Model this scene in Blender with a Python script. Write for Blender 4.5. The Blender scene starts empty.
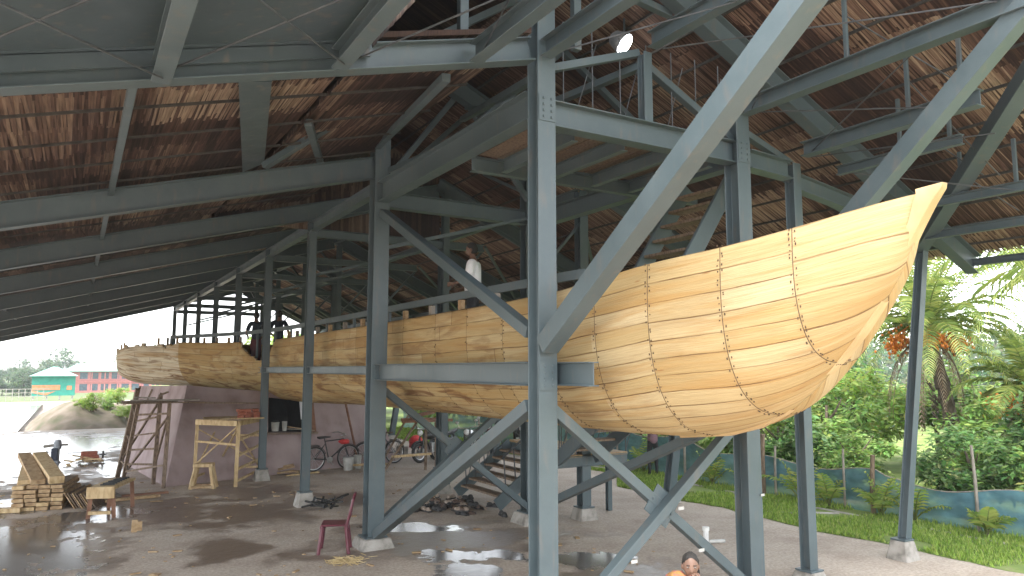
import bpy, bmesh, math, random
from mathutils import Vector, Matrix, noise as mnoise
sc = bpy.context.scene
C = sc.collection
R = math.radians
V = Vector
rnd = random.Random(7)

# ------------------------------------------------------------------ materials
def mat(name):
    m = bpy.data.materials.new(name); m.use_nodes = True
    nt = m.node_tree; return m, nt, nt.nodes['Principled BSDF'], nt.nodes, nt.links

def node(ns, t, **k):
    n = ns.new(t)
    for a, b in k.items(): setattr(n, a, b)
    return n

def ramp(ns, pts, interp='LINEAR'):
    n = ns.new('ShaderNodeValToRGB'); cr = n.color_ramp; cr.interpolation = interp
    while len(cr.elements) < len(pts): cr.elements.new(0.5)
    for e, (p, c) in zip(cr.elements, pts):
        e.position = p; e.color = (c[0], c[1], c[2], 1) if hasattr(c, '__len__') else (c, c, c, 1)
    return n

def coords(ns, ln, scale=(1, 1, 1), kind='Object'):
    tc = ns.new('ShaderNodeTexCoord'); mp = ns.new('ShaderNodeMapping')
    ln.new(tc.outputs[kind], mp.inputs['Vector']); mp.inputs['Scale'].default_value = scale
    return mp.outputs['Vector']

def noisy(name, cols, scale=4, rough=.6, bump=.0, bscale=40, stretch=(1, 1, 1), metal=0, spec=.5, detail=6):
    m, nt, b, ns, ln = mat(name)
    v = coords(ns, ln, stretch)
    n = node(ns, 'ShaderNodeTexNoise'); n.inputs['Scale'].default_value = scale; n.inputs['Detail'].default_value = detail
    ln.new(v, n.inputs['Vector'])
    k = len(cols); r = ramp(ns, [(.3 + .4 * i / max(1, k - 1), c) for i, c in enumerate(cols)])
    ln.new(n.outputs['Fac'], r.inputs['Fac']); ln.new(r.outputs['Color'], b.inputs['Base Color'])
    b.inputs['Roughness'].default_value = rough; b.inputs['Metallic'].default_value = metal
    b.inputs['Specular IOR Level'].default_value = spec
    if bump:
        n2 = node(ns, 'ShaderNodeTexNoise'); n2.inputs['Scale'].default_value = bscale; ln.new(v, n2.inputs['Vector'])
        bp = node(ns, 'ShaderNodeBump'); bp.inputs['Strength'].default_value = bump; bp.inputs['Distance'].default_value = .02
        ln.new(n2.outputs['Fac'], bp.inputs['Height']); ln.new(bp.outputs['Normal'], b.inputs['Normal'])
    return m

def attr_mat(name, rough=.75, mult=None, nscale=None, trans=0, spec=.3, var=(.75, 1.2)):
    """base colour from the mesh's own colour attribute 'Col' with fine grain"""
    m, nt, b, ns, ln = mat(name)
    a = node(ns, 'ShaderNodeAttribute', attribute_name='Col')
    out = a.outputs['Color']
    if nscale:
        v = coords(ns, ln, nscale)
        n = node(ns, 'ShaderNodeTexNoise'); n.inputs['Scale'].default_value = 1; n.inputs['Detail'].default_value = 5
        ln.new(v, n.inputs['Vector'])
        r = ramp(ns, [(.3, var[0]), (.7, var[1])]); ln.new(n.outputs['Fac'], r.inputs['Fac'])
        mx = node(ns, 'ShaderNodeMix', data_type='RGBA', blend_type='MULTIPLY'); mx.inputs['Factor'].default_value = 1
        ln.new(out, mx.inputs['A']); ln.new(r.outputs['Color'], mx.inputs['B']); out = mx.outputs['Result']
    ln.new(out, b.inputs['Base Color'])
    b.inputs['Roughness'].default_value = rough; b.inputs['Specular IOR Level'].default_value = spec
    if trans:
        t = node(ns, 'ShaderNodeBsdfTranslucent'); ln.new(out, t.inputs['Color'])
        ms = node(ns, 'ShaderNodeMixShader'); ms.inputs[0].default_value = trans
        ln.new(b.outputs[0], ms.inputs[1]); ln.new(t.outputs[0], ms.inputs[2])
        ln.new(ms.outputs[0], ns['Material Output'].inputs['Surface'])
    return m

M = {}
def make_steel(name, c0, c1, rust=.12):
    m, nt, b, ns, ln = mat(name)
    v = coords(ns, ln)
    n = node(ns, 'ShaderNodeTexNoise'); n.inputs['Scale'].default_value = 1.3; n.inputs['Detail'].default_value = 8; n.inputs['Roughness'].default_value = .7
    ln.new(v, n.inputs['Vector'])
    r = ramp(ns, [(.3, c0), (.7, c1)]); ln.new(n.outputs['Fac'], r.inputs['Fac'])
    n2 = node(ns, 'ShaderNodeTexNoise'); n2.inputs['Scale'].default_value = 9; n2.inputs['Detail'].default_value = 6
    ln.new(coords(ns, ln, (1, 1, .25)), n2.inputs['Vector'])
    r2 = ramp(ns, [(.57, 0), (.74, rust * 4)]); ln.new(n2.outputs['Fac'], r2.inputs['Fac'])
    mx = node(ns, 'ShaderNodeMix', data_type='RGBA'); ln.new(r2.outputs['Color'], mx.inputs['Factor'])
    ln.new(r.outputs['Color'], mx.inputs['A']); mx.inputs['B'].default_value = (.13, .115, .10, 1)
    ln.new(mx.outputs['Result'], b.inputs['Base Color'])
    r3 = ramp(ns, [(.3, .34), (.7, .58)]); ln.new(n.outputs['Fac'], r3.inputs['Fac']); ln.new(r3.outputs['Color'], b.inputs['Roughness'])
    bp = node(ns, 'ShaderNodeBump'); bp.inputs['Strength'].default_value = .12; bp.inputs['Distance'].default_value = .01
    ln.new(n2.outputs['Fac'], bp.inputs['Height']); ln.new(bp.outputs['Normal'], b.inputs['Normal'])
    return m
M['steel'] = make_steel('painted_steel', (.056, .079, .088), (.084, .112, .122))
M['sheet'] = make_steel('sheet_steel', (.045, .064, .074), (.064, .086, .097), .2)
M['rod'] = noisy('rod_steel', [(.03, .035, .04), (.07, .075, .08)], 8, .5)
M['bolt'] = noisy('bolt_steel', [(.05, .06, .07), (.10, .12, .13)], 20, .45)
M['thatch'] = attr_mat('thatch_leaf', .75, nscale=(60, 2.5, 8), trans=.0, var=(.6, 1.3))
M['thatch_r'] = attr_mat('thatch_leaf_right', .75, nscale=(2.5, 60, 8), trans=.0, var=(.6, 1.3))
M['batten'] = noisy('batten_bamboo', [(.02, .017, .015), (.05, .045, .04)], 10, .8)
M['concrete'] = noisy('footing_concrete', [(.16, .15, .13), (.30, .28, .25), (.36, .34, .31)], 6, .9, .3)
M['plaster'] = noisy('mauve_plaster', [(.22, .155, .15), (.32, .245, .24), (.38, .30, .29)], 1.6, .85, .2, 60, (1, 1, .8))
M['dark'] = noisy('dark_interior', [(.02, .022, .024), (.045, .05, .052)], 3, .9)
M['oldwood'] = noisy('weathered_wood', [(.075, .05, .035), (.17, .12, .08), (.22, .16, .11)], 5, .8, .3, 30, (6, 6, 1.5))
M['newwood'] = noisy('fresh_sawn_wood', [(.30, .20, .09), (.47, .34, .18), (.54, .42, .25)], 4, .7, .2, 30, (4, 4, 1.2))
M['midwood'] = noisy('sawn_wood', [(.20, .12, .06), (.34, .23, .12), (.42, .31, .19)], 4, .75, .25, 30, (3, 1.2, 3))
M['redwood'] = noisy('reddish_wood', [(.13, .055, .03), (.24, .12, .07)], 6, .75)
M['greywood'] = noisy('grey_board', [(.16, .14, .12), (.30, .27, .23)], 6, .85, .2)
M['black'] = noisy('black_rubber', [(.012, .012, .012), (.03, .03, .03)], 20, .6)
M['blackmetal'] = noisy('black_metal', [(.015, .015, .016), (.05, .05, .05)], 20, .4)
M['chrome'] = noisy('worn_chrome', [(.35, .35, .35), (.6, .6, .6)], 20, .3, metal=.8)
M['white'] = noisy('white_plastic', [(.62, .62, .60), (.78, .78, .76)], 10, .5)
M['maroon'] = noisy('maroon_plastic', [(.085, .018, .028), (.13, .03, .045)], 10, .42)
M['red'] = noisy('red_cloth', [(.42, .02, .02), (.62, .05, .05)], 12, .7)
M['redbrick'] = noisy('brick_red', [(.20, .06, .04), (.34, .12, .07)], 16, .9)
M['straw'] = noisy('straw', [(.45, .32, .14), (.62, .50, .28)], 12, .9)
M['blue'] = noisy('blue_cloth', [(.03, .035, .05), (.05, .06, .085)], 14, .8)
M['greyblue'] = noisy('grey_blue_paint', [(.16, .18, .20), (.3, .32, .34)], 10, .6)
M['leather'] = noisy('shoe_leather', [(.02, .012, .01), (.10, .06, .04), (.03, .03, .03)], 14, .55)
M['shoe_tan'] = noisy('shoe_tan', [(.20, .15, .11), (.36, .30, .25)], 14, .6)
M['skin'] = noisy('skin_brown', [(.12, .066, .044), (.165, .094, .064)], 14, .5)
M['hair'] = noisy('black_hair', [(.006, .005, .004), (.016, .013, .011)], 60, .75, .3, 120, (1, 1, .2))
M['eye'] = noisy('eye_dark', [(.02, .012, .01), (.04, .02, .015)], 8, .25)
M['lip'] = noisy('lip', [(.17, .05, .045), (.20, .07, .06)], 8, .45)
M['shirt_white'] = noisy('white_shirt', [(.66, .67, .70), (.80, .81, .83)], 5, .85)
M['shirt_navy'] = noisy('navy_shirt', [(.012, .018, .03), (.03, .04, .06)], 8, .9)
M['lungi'] = noisy('maroon_lungi', [(.05, .012, .016), (.09, .025, .03)], 9, .9)
M['trouser'] = noisy('black_trousers', [(.01, .01, .012), (.025, .025, .028)], 9, .85)
M['pink'] = noisy('pink_floral', [(.62, .05, .16), (.70, .12, .22), (.55, .32, .10), (.30, .05, .30)], 16, .8)
M['yellow'] = noisy('yellow_scarf', [(.24, .11, .03), (.32, .17, .05), (.30, .06, .08)], 14, .85)
M['shirt_pale'] = noisy('pale_shirt', [(.16, .09, .11), (.22, .13, .15)], 8, .85)
M['offwhite'] = noisy('grubby_plastic', [(.30, .30, .28), (.50, .50, .47)], 7, .55)
M['eyewhite'] = noisy('eye_white', [(.30, .27, .24), (.36, .33, .30)], 8, .4)
M['green_roof'] = noisy('green_roof', [(.16, .36, .30), (.22, .44, .37)], 3, .6)
M['green_wall'] = noisy('green_wall', [(.01, .20, .15), (.02, .27, .20)], 3, .7)
M['orange'] = noisy('orange_wall', [(.55, .16, .06), (.65, .24, .11)], 3, .7)
M['pinkwall'] = noisy('pink_wall', [(.48, .15, .14), (.58, .22, .20)], 3, .8)
M['window'] = noisy('window_glass', [(.03, .05, .07), (.08, .12, .15)], 3, .2)
M['fruit'] = noisy('orange_dates', [(.55, .13, .01), (.75, .26, .03)], 9, .5)
M['trunk'] = noisy('tree_bark', [(.05, .035, .025), (.13, .10, .075)], 8, .95, .5, 20, (1, 1, .6))
M['leaf'] = attr_mat('foliage', .5, trans=.5, spec=.35)
M['blade'] = attr_mat('grass_blade', .6, trans=.3, spec=.2)
M['hullw'] = None
M['rope'] = noisy('coir_rope', [(.06, .04, .025), (.13, .085, .05)], 30, .95)

# hull planks: per-plank colour from the mesh + grain, seams and stains running along the plank (UV in metres / strakes)
m, nt, b, ns, ln = mat('hull_planks')
uvn = node(ns, 'ShaderNodeUVMap', uv_map='UVMap')
def fattr(n): return node(ns, 'ShaderNodeAttribute', attribute_name=n).outputs['Fac']
def mth(op, x, y=None, z=None):
    q = node(ns, 'ShaderNodeMath', operation=op)
    for i, s in enumerate((x, y, z)):
        if s is None: continue
        if isinstance(s, (int, float)): q.inputs[i].default_value = s
        else: ln.new(s, q.inputs[i])
    return q.outputs[0]
def uvnoise(sx, sy, scale=1, det=6, rgh=.6, dist=0):
    mp = node(ns, 'ShaderNodeMapping'); mp.inputs['Scale'].default_value = (sx, sy, 1); ln.new(uvn.outputs['UV'], mp.inputs['Vector'])
    n = node(ns, 'ShaderNodeTexNoise'); n.inputs['Scale'].default_value = scale; n.inputs['Detail'].default_value = det
    n.inputs['Roughness'].default_value = rgh; n.inputs['Distortion'].default_value = dist
    ln.new(mp.outputs['Vector'], n.inputs['Vector']); return n.outputs['Fac']
def mul(x, y, f=1.0, bt='MULTIPLY'):
    q = node(ns, 'ShaderNodeMix', data_type='RGBA', blend_type=bt)
    if not isinstance(f, (int, float)): ln.new(f, q.inputs['Factor'])
    else: q.inputs['Factor'].default_value = f
    for s, k in ((x, 'A'), (y, 'B')):
        if isinstance(s, tuple): q.inputs[k].default_value = s
        else: ln.new(s, q.inputs[k])
    return q.outputs['Result']

sx = node(ns, 'ShaderNodeSeparateXYZ'); ln.new(uvn.outputs['UV'], sx.inputs[0])
wob = mth('MULTIPLY', mth('SUBTRACT', uvnoise(.7, .5, 1, 3), .5), .28)
vv = mth('ADD', sx.outputs['Y'], wob); fv = mth('FLOOR', vv)
w1 = node(ns, 'ShaderNodeTexWhiteNoise', noise_dimensions='1D'); ln.new(fv, w1.inputs['W'])
bc = mth('ADD', mth('DIVIDE', sx.outputs['X'], 2.3), mth('MULTIPLY', w1.outputs['Value'], 7.3))
bid = mth('MULTIPLY', mth('FLOOR', bc), fattr('Far'))
cb = node(ns, 'ShaderNodeCombineXYZ'); ln.new(fv, cb.inputs[0]); ln.new(fattr('Seg'), cb.inputs[1]); ln.new(bid, cb.inputs[2])
w3 = node(ns, 'ShaderNodeTexWhiteNoise', noise_dimensions='3D'); ln.new(cb.outputs[0], w3.inputs['Vector'])
pr = ramp(ns, [(0, (.39, .275, .125)), (.25, (.42, .31, .15)), (.6, (.455, .345, .18)), (1, (.50, .40, .235))]); ln.new(w3.outputs['Value'], pr.inputs['Fac'])
pr2 = ramp(ns, [(0, (.39, .27, .115)), (.5, (.44, .325, .145)), (1, (.49, .385, .20))]); ln.new(w3.outputs['Value'], pr2.inputs['Fac'])
pr3 = ramp(ns, [(0, (.58, .52, .38)), (1, (.68, .63, .49))]); ln.new(w3.outputs['Value'], pr3.inputs['Fac'])
base = mul(mul(pr.outputs['Color'], pr2.outputs['Color'], fattr('Grey'), 'MIX'), pr3.outputs['Color'], fattr('Stern'), 'MIX')
g = ramp(ns, [(.3, (.80, .78, .74)), (.55, (1, 1, 1)), (.75, (1.06, 1.07, 1.1))]); ln.new(uvnoise(1.2, 9, 1.5, 8, .65, .4), g.inputs['Fac'])
col = mul(base, g.outputs['Color'])
s1 = ramp(ns, [(.46, 0), (.64, .72)]); ln.new(uvnoise(.5, 1.4, 1.2, 5, .6, .7), s1.inputs['Fac'])      # honey streaks
col = mul(col, (.38, .225, .08, 1), s1.outputs['Color'], 'MIX')
s2 = ramp(ns, [(.50, 0), (.56, .45), (.64, .95)]); ln.new(uvnoise(.8, .9, 1.1, 5, .58, .9), s2.inputs['Fac'])    # dark water stains
wa = node(ns, 'ShaderNodeAttribute', attribute_name='Stain')
s2m = node(ns, 'ShaderNodeMath', operation='MULTIPLY'); ln.new(s2.outputs['Color'], s2m.inputs[0]); ln.new(wa.outputs['Fac'], s2m.inputs[1])
col = mul(col, (.17, .08, .03, 1), s2m.outputs[0], 'MIX')
# knots
vo = node(ns, 'ShaderNodeTexVoronoi'); mpv = node(ns, 'ShaderNodeMapping'); mpv.inputs['Scale'].default_value = (1.2, 1.1, 1)
ln.new(uvn.outputs['UV'], mpv.inputs['Vector']); ln.new(mpv.outputs['Vector'], vo.inputs['Vector']); vo.inputs['Scale'].default_value = 1
kr = ramp(ns, [(.03, .7), (.07, 0)]); ln.new(vo.outputs['Distance'], kr.inputs['Fac'])
col = mul(col, (.26, .12, .04, 1), kr.outputs['Color'], 'MIX')
# seams between strakes, staggered butt joints
fr = mth('PINGPONG', vv, .5)
sr = ramp(ns, [(.010, .95), (.045, 0)]); ln.new(fr, sr.inputs['Fac'])
fb = ramp(ns, [(.001, .8), (.005, 0)]); ln.new(mth('PINGPONG', bc, .5), fb.inputs['Fac'])
sn = ramp(ns, [(.38, .2), (.60, 1)]); ln.new(uvnoise(.8, 1.2, 1.5), sn.inputs['Fac'])
sm = node(ns, 'ShaderNodeMath', operation='MAXIMUM')
ln.new(mth('MULTIPLY', sr.outputs['Color'], sn.outputs['Color']), sm.inputs[0]); ln.new(mth('MULTIPLY', fb.outputs['Color'], fattr('Far')), sm.inputs[1])
col = mul(col, (.11, .055, .022, 1), sm.outputs[0], 'MIX')
ln.new(col, b.inputs['Base Color']); b.inputs['Roughness'].default_value = .68; b.inputs['Specular IOR Level'].default_value = .22
bp = node(ns, 'ShaderNodeBump'); bp.inputs['Strength'].default_value = .5; bp.inputs['Distance'].default_value = .02
bh = node(ns, 'ShaderNodeMath', operation='SUBTRACT'); ln.new(uvnoise(1.5, 9, 1.5), bh.inputs[0]); ln.new(sr.outputs['Color'], bh.inputs[1])
ln.new(bh.outputs[0], bp.inputs['Height']); ln.new(bp.outputs['Normal'], b.inputs['Normal'])
M['hullw'] = m

# blue-green shade net: open weave
m, nt, b, ns, ln = mat('shade_net')
n = node(ns, 'ShaderNodeTexNoise'); n.inputs['Scale'].default_value = 2.2; n.inputs['Detail'].default_value = 6; ln.new(coords(ns, ln, (1, 1, 2)), n.inputs['Vector'])
r = ramp(ns, [(.3, (.07, .17, .225)), (.7, (.13, .28, .34))]); ln.new(n.outputs['Fac'], r.inputs['Fac']); ln.new(r.outputs['Color'], b.inputs['Base Color'])
b.inputs['Roughness'].default_value = .8
t = node(ns, 'ShaderNodeBsdfTransparent'); ms = node(ns, 'ShaderNodeMixShader')
r = ramp(ns, [(.35, .68), (.7, .93)]); ln.new(n.outputs['Fac'], r.inputs['Fac']); ln.new(r.outputs['Color'], ms.inputs[0])
ln.new(t.outputs[0], ms.inputs[1]); ln.new(b.outputs[0], ms.inputs[2]); ln.new(ms.outputs[0], ns['Material Output'].inputs['Surface'])
M['net'] = m

m, nt, b, ns, ln = mat('lamp_lens')
b.inputs['Emission Color'].default_value = (1, 1, 1, 1); b.inputs['Emission Strength'].default_value = 6
M['lens'] = m

m, nt, b, ns, ln = mat('pond_water')
b.inputs['Base Color'].default_value = (.20, .19, .16, 1); b.inputs['Roughness'].default_value = .08; b.inputs['IOR'].default_value = 1.33
n = node(ns, 'ShaderNodeTexNoise'); n.inputs['Scale'].default_value = 3; ln.new(coords(ns, ln), n.inputs['Vector'])
bp = node(ns, 'ShaderNodeBump'); bp.inputs['Strength'].default_value = .05; ln.new(n.outputs['Fac'], bp.inputs['Height']); ln.new(bp.outputs['Normal'], b.inputs['Normal'])
M['pond'] = m

# ------------------------------------------------------------------ ground: dried mud and concrete with standing water
m, nt, b, ns, ln = mat('muddy_floor')
pos = coords(ns, ln)
def nz(scale, det=6, st=(1, 1, 1), rgh=.6):
    n = node(ns, 'ShaderNodeTexNoise'); n.inputs['Scale'].default_value = scale; n.inputs['Detail'].default_value = det; n.inputs['Roughness'].default_value = rgh
    ln.new(coords(ns, ln, st), n.inputs['Vector']); return n.outputs['Fac']
def math_(op, x, y=None, z=None):
    q = node(ns, 'ShaderNodeMath', operation=op)
    for i, s in enumerate((x, y, z)):
        if s is None: continue
        if isinstance(s, (int, float)): q.inputs[i].default_value = s
        else: ln.new(s, q.inputs[i])
    return q.outputs[0]
def blobs(lst):
    out = None
    for (cx, cy, rx, ry, rot) in lst:
        mp = node(ns, 'ShaderNodeMapping', vector_type='TEXTURE')
        mp.inputs['Location'].default_value = (cx, cy, 0); mp.inputs['Rotation'].default_value = (0, 0, R(rot)); mp.inputs['Scale'].default_value = (rx, ry, 1)
        ln.new(pos, mp.inputs['Vector'])
        le = node(ns, 'ShaderNodeVectorMath', operation='LENGTH'); ln.new(mp.outputs['Vector'], le.inputs[0])
        d = math_('SUBTRACT', 1.0, le.outputs['Value'])
        out = d if out is None else math_('MAXIMUM', out, d)
    return out
WATER = [(-.5, 14.2, .95, 2.6, 5), (.5, 17.0, 1.0, .8, 0), (-1.2, 18.6, .8, 1.5, 0), (-1.5, 27, 2.3, 4.2, 0), (-2.8, 34, 4.6, 6.0, 0), (0.2, 33, 2.0, 4, 0), (1.0, 24.5, .5, 2.2, 0),
         (5.4, 12.75, .85, .38, -40), (5.35, 10.4, .9, .42, -35), (6.75, 9.3, .85, .52, -35), (5.0, 9.6, .6, .5, 0), (6.0, 7.0, .5, .3, 0)]
WET = [(1.5, 16.5, 2.5, 2.6, 0), (3.0, 15.6, 2.2, 2.2, 0), (3.8, 18, 1.8, 2.4, 0), (5.2, 11.6, 2.6, 2.2, 0), (2.3, 12.5, 1.2, 1.2, 0), (6.5, 11, 2, 1.2, 0), (-.5, 15, 2, 5, 0), (-1, 29, 5, 12, 0), (-.5, 34, 6, 9, 0), (-6, 28, 6, 14, 0), (5.5, 16, 1.4, 1.1, 0), (6.8, 8, 1.5, 1.5, 0)]
wn = nz(1.9, 9, (1, .7, 1), .66)
wf = math_('ADD', blobs(WATER), math_('MULTIPLY', math_('SUBTRACT', wn, .5), 3.0))
water = ramp(ns, [(.04, 0), (.19, 1)]); ln.new(wf, water.inputs['Fac'])
ef = math_('ADD', blobs(WET), math_('MULTIPLY', math_('SUBTRACT', nz(1.1, 8), .5), 3.0))
wet = ramp(ns, [(.25, 0), (.6, 1)]); ln.new(ef, wet.inputs['Fac'])
dry = ramp(ns, [(.3, (.29, .23, .18)), (.5, (.41, .345, .28)), (.7, (.48, .42, .355))]); ln.new(nz(.8, 10, (1, 1, 1), .68), dry.inputs['Fac'])
gr = ramp(ns, [(.35, .75), (.65, 1.15)]); ln.new(nz(22, 6), gr.inputs['Fac'])
col = mul(dry.outputs['Color'], gr.outputs['Color'])
col = mul(col, (.12, .084, .06, 1), math_('MULTIPLY', wet.outputs['Color'], .8), 'MIX')
col = mul(col, (.13, .115, .10, 1), water.outputs['Color'], 'MIX')
ln.new(col, b.inputs['Base Color'])
rr = math_('SUBTRACT', .85, math_('MULTIPLY', wet.outputs['Color'], .52)); rr2 = node(ns, 'ShaderNodeMix', data_type='FLOAT')
ln.new(water.outputs['Color'], rr2.inputs['Factor']); ln.new(rr, rr2.inputs['A']); rr2.inputs['B'].default_value = .16
ln.new(rr2.outputs['Result'], b.inputs['Roughness'])
bp = node(ns, 'ShaderNodeBump'); bp.inputs['Distance'].default_value = .03
hh = math_('ADD', nz(6, 8), math_('MULTIPLY', nz(40, 4), .3)); ln.new(hh, bp.inputs['Height'])
ln.new(math_('SUBTRACT', .4, math_('MULTIPLY', water.outputs['Color'], .37)), bp.inputs['Strength']); ln.new(bp.outputs['Normal'], b.inputs['Normal'])
M['ground'] = m
M['soil'] = noisy('garden_soil', [(.09, .14, .025), (.14, .20, .04), (.22, .22, .10)], 1.4, .95, .4, 25)
M['bank'] = noisy('bank_grass', [(.05, .075, .02), (.08, .11, .03), (.12, .115, .06)], 1.4, .95)
M['path'] = noisy('pale_concrete_strip', [(.28, .26, .22), (.42, .40, .36)], 5, .9, .3)
M['mound'] = noisy('mound_earth', [(.07, .075, .035), (.13, .105, .075), (.18, .15, .115)], 1.2, .95, .4, 8)

# ------------------------------------------------------------------ mesh builder
class MB:
    def __init__(s): s.v = []; s.f = []; s.c = []; s.mi = []
    def add(s, vs, fs, col=None, mi=0):
        o = len(s.v); s.v += [tuple(p) for p in vs]
        for f in fs: s.f.append(tuple(i + o for i in f)); s.c.append(col); s.mi.append(mi)
    def box(s, c, d, rot=None, col=None, mi=0):
        x, y, z = d[0] / 2, d[1] / 2, d[2] / 2
        ps = [V((a, b_, c_)) for c_ in (-z, z) for b_ in (-y, y) for a in (-x, x)]
        if rot is not None: ps = [rot @ p for p in ps]
        c = V(c)
        s.add([c + p for p in ps], [(0, 2, 3, 1), (4, 5, 7, 6), (0, 1, 5, 4), (2, 6, 7, 3), (0, 4, 6, 2), (1, 3, 7, 5)], col, mi)
    def frame(s, p0, p1, up=V((0, 0, 1))):
        p0, p1 = V(p0), V(p1); d = (p1 - p0); L = d.length; d = d / L
        up = V(up)
        if abs(d.dot(up)) > .99: up = V((0, 1, 0)) if abs(d.y) < .9 else V((1, 0, 0))
        sd = d.cross(up).normalized(); u = sd.cross(d).normalized()
        return p0, p1, d, sd, u, L
    def bar(s, p0, p1, w, h, up=V((0, 0, 1)), col=None, mi=0):
        p0, p1, d, sd, u, L = s.frame(p0, p1, up)
        vs = [q + sd * a * w / 2 + u * b_ * h / 2 for q in (p0, p1) for a, b_ in ((-1, -1), (1, -1), (1, 1), (-1, 1))]
        s.add(vs, [(0, 1, 2, 3), (7, 6, 5, 4), (0, 4, 5, 1), (1, 5, 6, 2), (2, 6, 7, 3), (3, 7, 4, 0)], col, mi)
    def ibeam(s, p0, p1, w, h, up=V((0, 0, 1)), tf=.014, tw=.012):
        p0, p1, d, sd, u, L = s.frame(p0, p1, up)
        pr = [(-w/2, -h/2), (w/2, -h/2), (w/2, -h/2+tf), (tw/2, -h/2+tf), (tw/2, h/2-tf), (w/2, h/2-tf), (w/2, h/2), (-w/2, h/2), (-w/2, h/2-tf), (-tw/2, h/2-tf), (-tw/2, -h/2+tf), (-w/2, -h/2+tf)]
        n = 12; vs = [q + sd * a + u * b_ for q in (p0, p1) for a, b_ in pr]
        fs = [(i, i + n, (i + 1) % n + n, (i + 1) % n) for i in range(n)] + [tuple(range(n)), tuple(range(2 * n - 1, n - 1, -1))]
        s.add(vs, fs)
    def tube(s, pts, r, n=8, col=None, mi=0, cap=True):
        pts = [V(p) for p in pts]; rs = r if hasattr(r, '__len__') else [r] * len(pts); rings = []
        pu = None
        for i, p in enumerate(pts):
            d = (pts[min(i + 1, len(pts) - 1)] - pts[max(i - 1, 0)]).normalized()
            if pu is None: pu = V((0, 0, 1)) if abs(d.z) < .9 else V((1, 0, 0))
            sd = d.cross(pu).normalized(); pu = sd.cross(d).normalized()
            rings.append([p + (sd * math.cos(2 * math.pi * k / n) + pu * math.sin(2 * math.pi * k / n)) * rs[i] for k in range(n)])
        fs = []
        for i in range(len(pts) - 1):
            for k in range(n): fs.append((i*n+k, (i+1)*n+k, (i+1)*n+(k+1) % n, i*n+(k+1) % n))
        if cap: fs += [tuple(range(n)), tuple(range(len(pts)*n-1, (len(pts)-1)*n-1, -1))]
        s.add([p for r_ in rings for p in r_], fs, col, mi)
    def torus(s, c, R0, r, axis, n=28, k=6, mi=0):
        axis = V(axis).normalized(); a = axis.orthogonal().normalized(); b_ = axis.cross(a); c = V(c)
        vs = []; fs = []
        for i in range(n):
            t = 2 * math.pi * i / n; o = a * math.cos(t) + b_ * math.sin(t)
            for j in range(k):
                q = 2 * math.pi * j / k; vs.append(c + o * (R0 + r * math.cos(q)) + axis * r * math.sin(q))
        for i in range(n):
            for j in range(k): fs.append((i*k+j, ((i+1) % n)*k+j, ((i+1) % n)*k+(j+1) % k, i*k+(j+1) % k))
        s.add(vs, fs, None, mi)
    def ball(s, c, r, n=10, m_=7, col=None, mi=0, jit=0, rn=None):
        r = V(r) if hasattr(r, '__len__') else V((r, r, r)); c = V(c); vs = [c + V((0, 0, r.z))]; fs = []
        for i in range(1, m_):
            a = math.pi * i / m_
            for k in range(n):
                t = 2 * math.pi * k / n; q = 1 + (rn.uniform(-jit, jit) if rn else 0)
                vs.append(c + V((r.x * math.sin(a) * math.cos(t), r.y * math.sin(a) * math.sin(t), r.z * math.cos(a))) * q)
        vs.append(c - V((0, 0, r.z))); L = len(vs) - 1
        for k in range(n): fs.append((0, 1 + k, 1 + (k + 1) % n)); fs.append((L, L - n + (k + 1) % n, L - n + k))
        for i in range(m_ - 2):
            for k in range(n): fs.append((1+i*n+k, 1+(i+1)*n+k, 1+(i+1)*n+(k+1) % n, 1+i*n+(k+1) % n))
        s.add(vs, fs, col, mi)
    def lathe(s, c, prof, n=16, mi=0):
        c = V(c); vs = []; fs = []
        for (r, z) in prof:
            for k in range(n): t = 2*math.pi*k/n; vs.append(c + V((r*math.cos(t), r*math.sin(t), z)))
        for i in range(len(prof) - 1):
            for k in range(n): fs.append((i*n+k, i*n+(k+1) % n, (i+1)*n+(k+1) % n, (i+1)*n+k))
        fs.append(tuple(range(n-1, -1, -1))); fs.append(tuple(range((len(prof)-1)*n, len(prof)*n)))
        s.add(vs, fs, None, mi)
    def build(s, name, m, parent=None, smooth=False, bevel=0):
        o0 = V((0, 0, 0))
        if parent is not None:
            q = parent
            while q is not None: o0 = o0 + q.location; q = q.parent
        me = bpy.data.meshes.new(name); me.from_pydata([V(p) - o0 for p in s.v], [], s.f)
        for mm in (m if isinstance(m, (list, tuple)) else [m]): me.materials.append(mm)
        if any(s.mi): me.polygons.foreach_set('material_index', s.mi)
        if any(c is not None for c in s.c):
            ca = me.color_attributes.new('Col', 'FLOAT_COLOR', 'CORNER'); buf = []
            for f, c in zip(s.f, s.c):
                c = c or (.5, .5, .5); buf += [c[0], c[1], c[2], 1.0] * len(f)
            ca.data.foreach_set('color', buf)
        if smooth: me.polygons.foreach_set('use_smooth', [True] * len(me.polygons))
        me.update()
        o = bpy.data.objects.new(name, me); C.objects.link(o)
        if parent is not None: o.parent = parent
        if bevel:
            md = o.modifiers.new('bevel', 'BEVEL'); md.width = bevel; md.segments = 1; md.limit_method = 'ANGLE'
        return o

def tag(o, label=None, cat=None, group=None, kind=None):
    if label: o['label'] = label
    if cat: o['category'] = cat
    if group: o['group'] = group
    if kind: o['kind'] = kind
    return o
def thing(name, label, cat, loc, group=None, rz=0):
    o = bpy.data.objects.new(name, None); C.objects.link(o); o.location = loc; o.rotation_euler = (0, 0, rz); o.empty_display_size = .1
    return tag(o, label, cat, group)
def copy_tree(o, parent=None):
    c = o.copy(); C.objects.link(c)
    if parent is not None: c.parent = parent
    for ch in list(o.children): copy_tree(ch, c)
    return c
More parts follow.
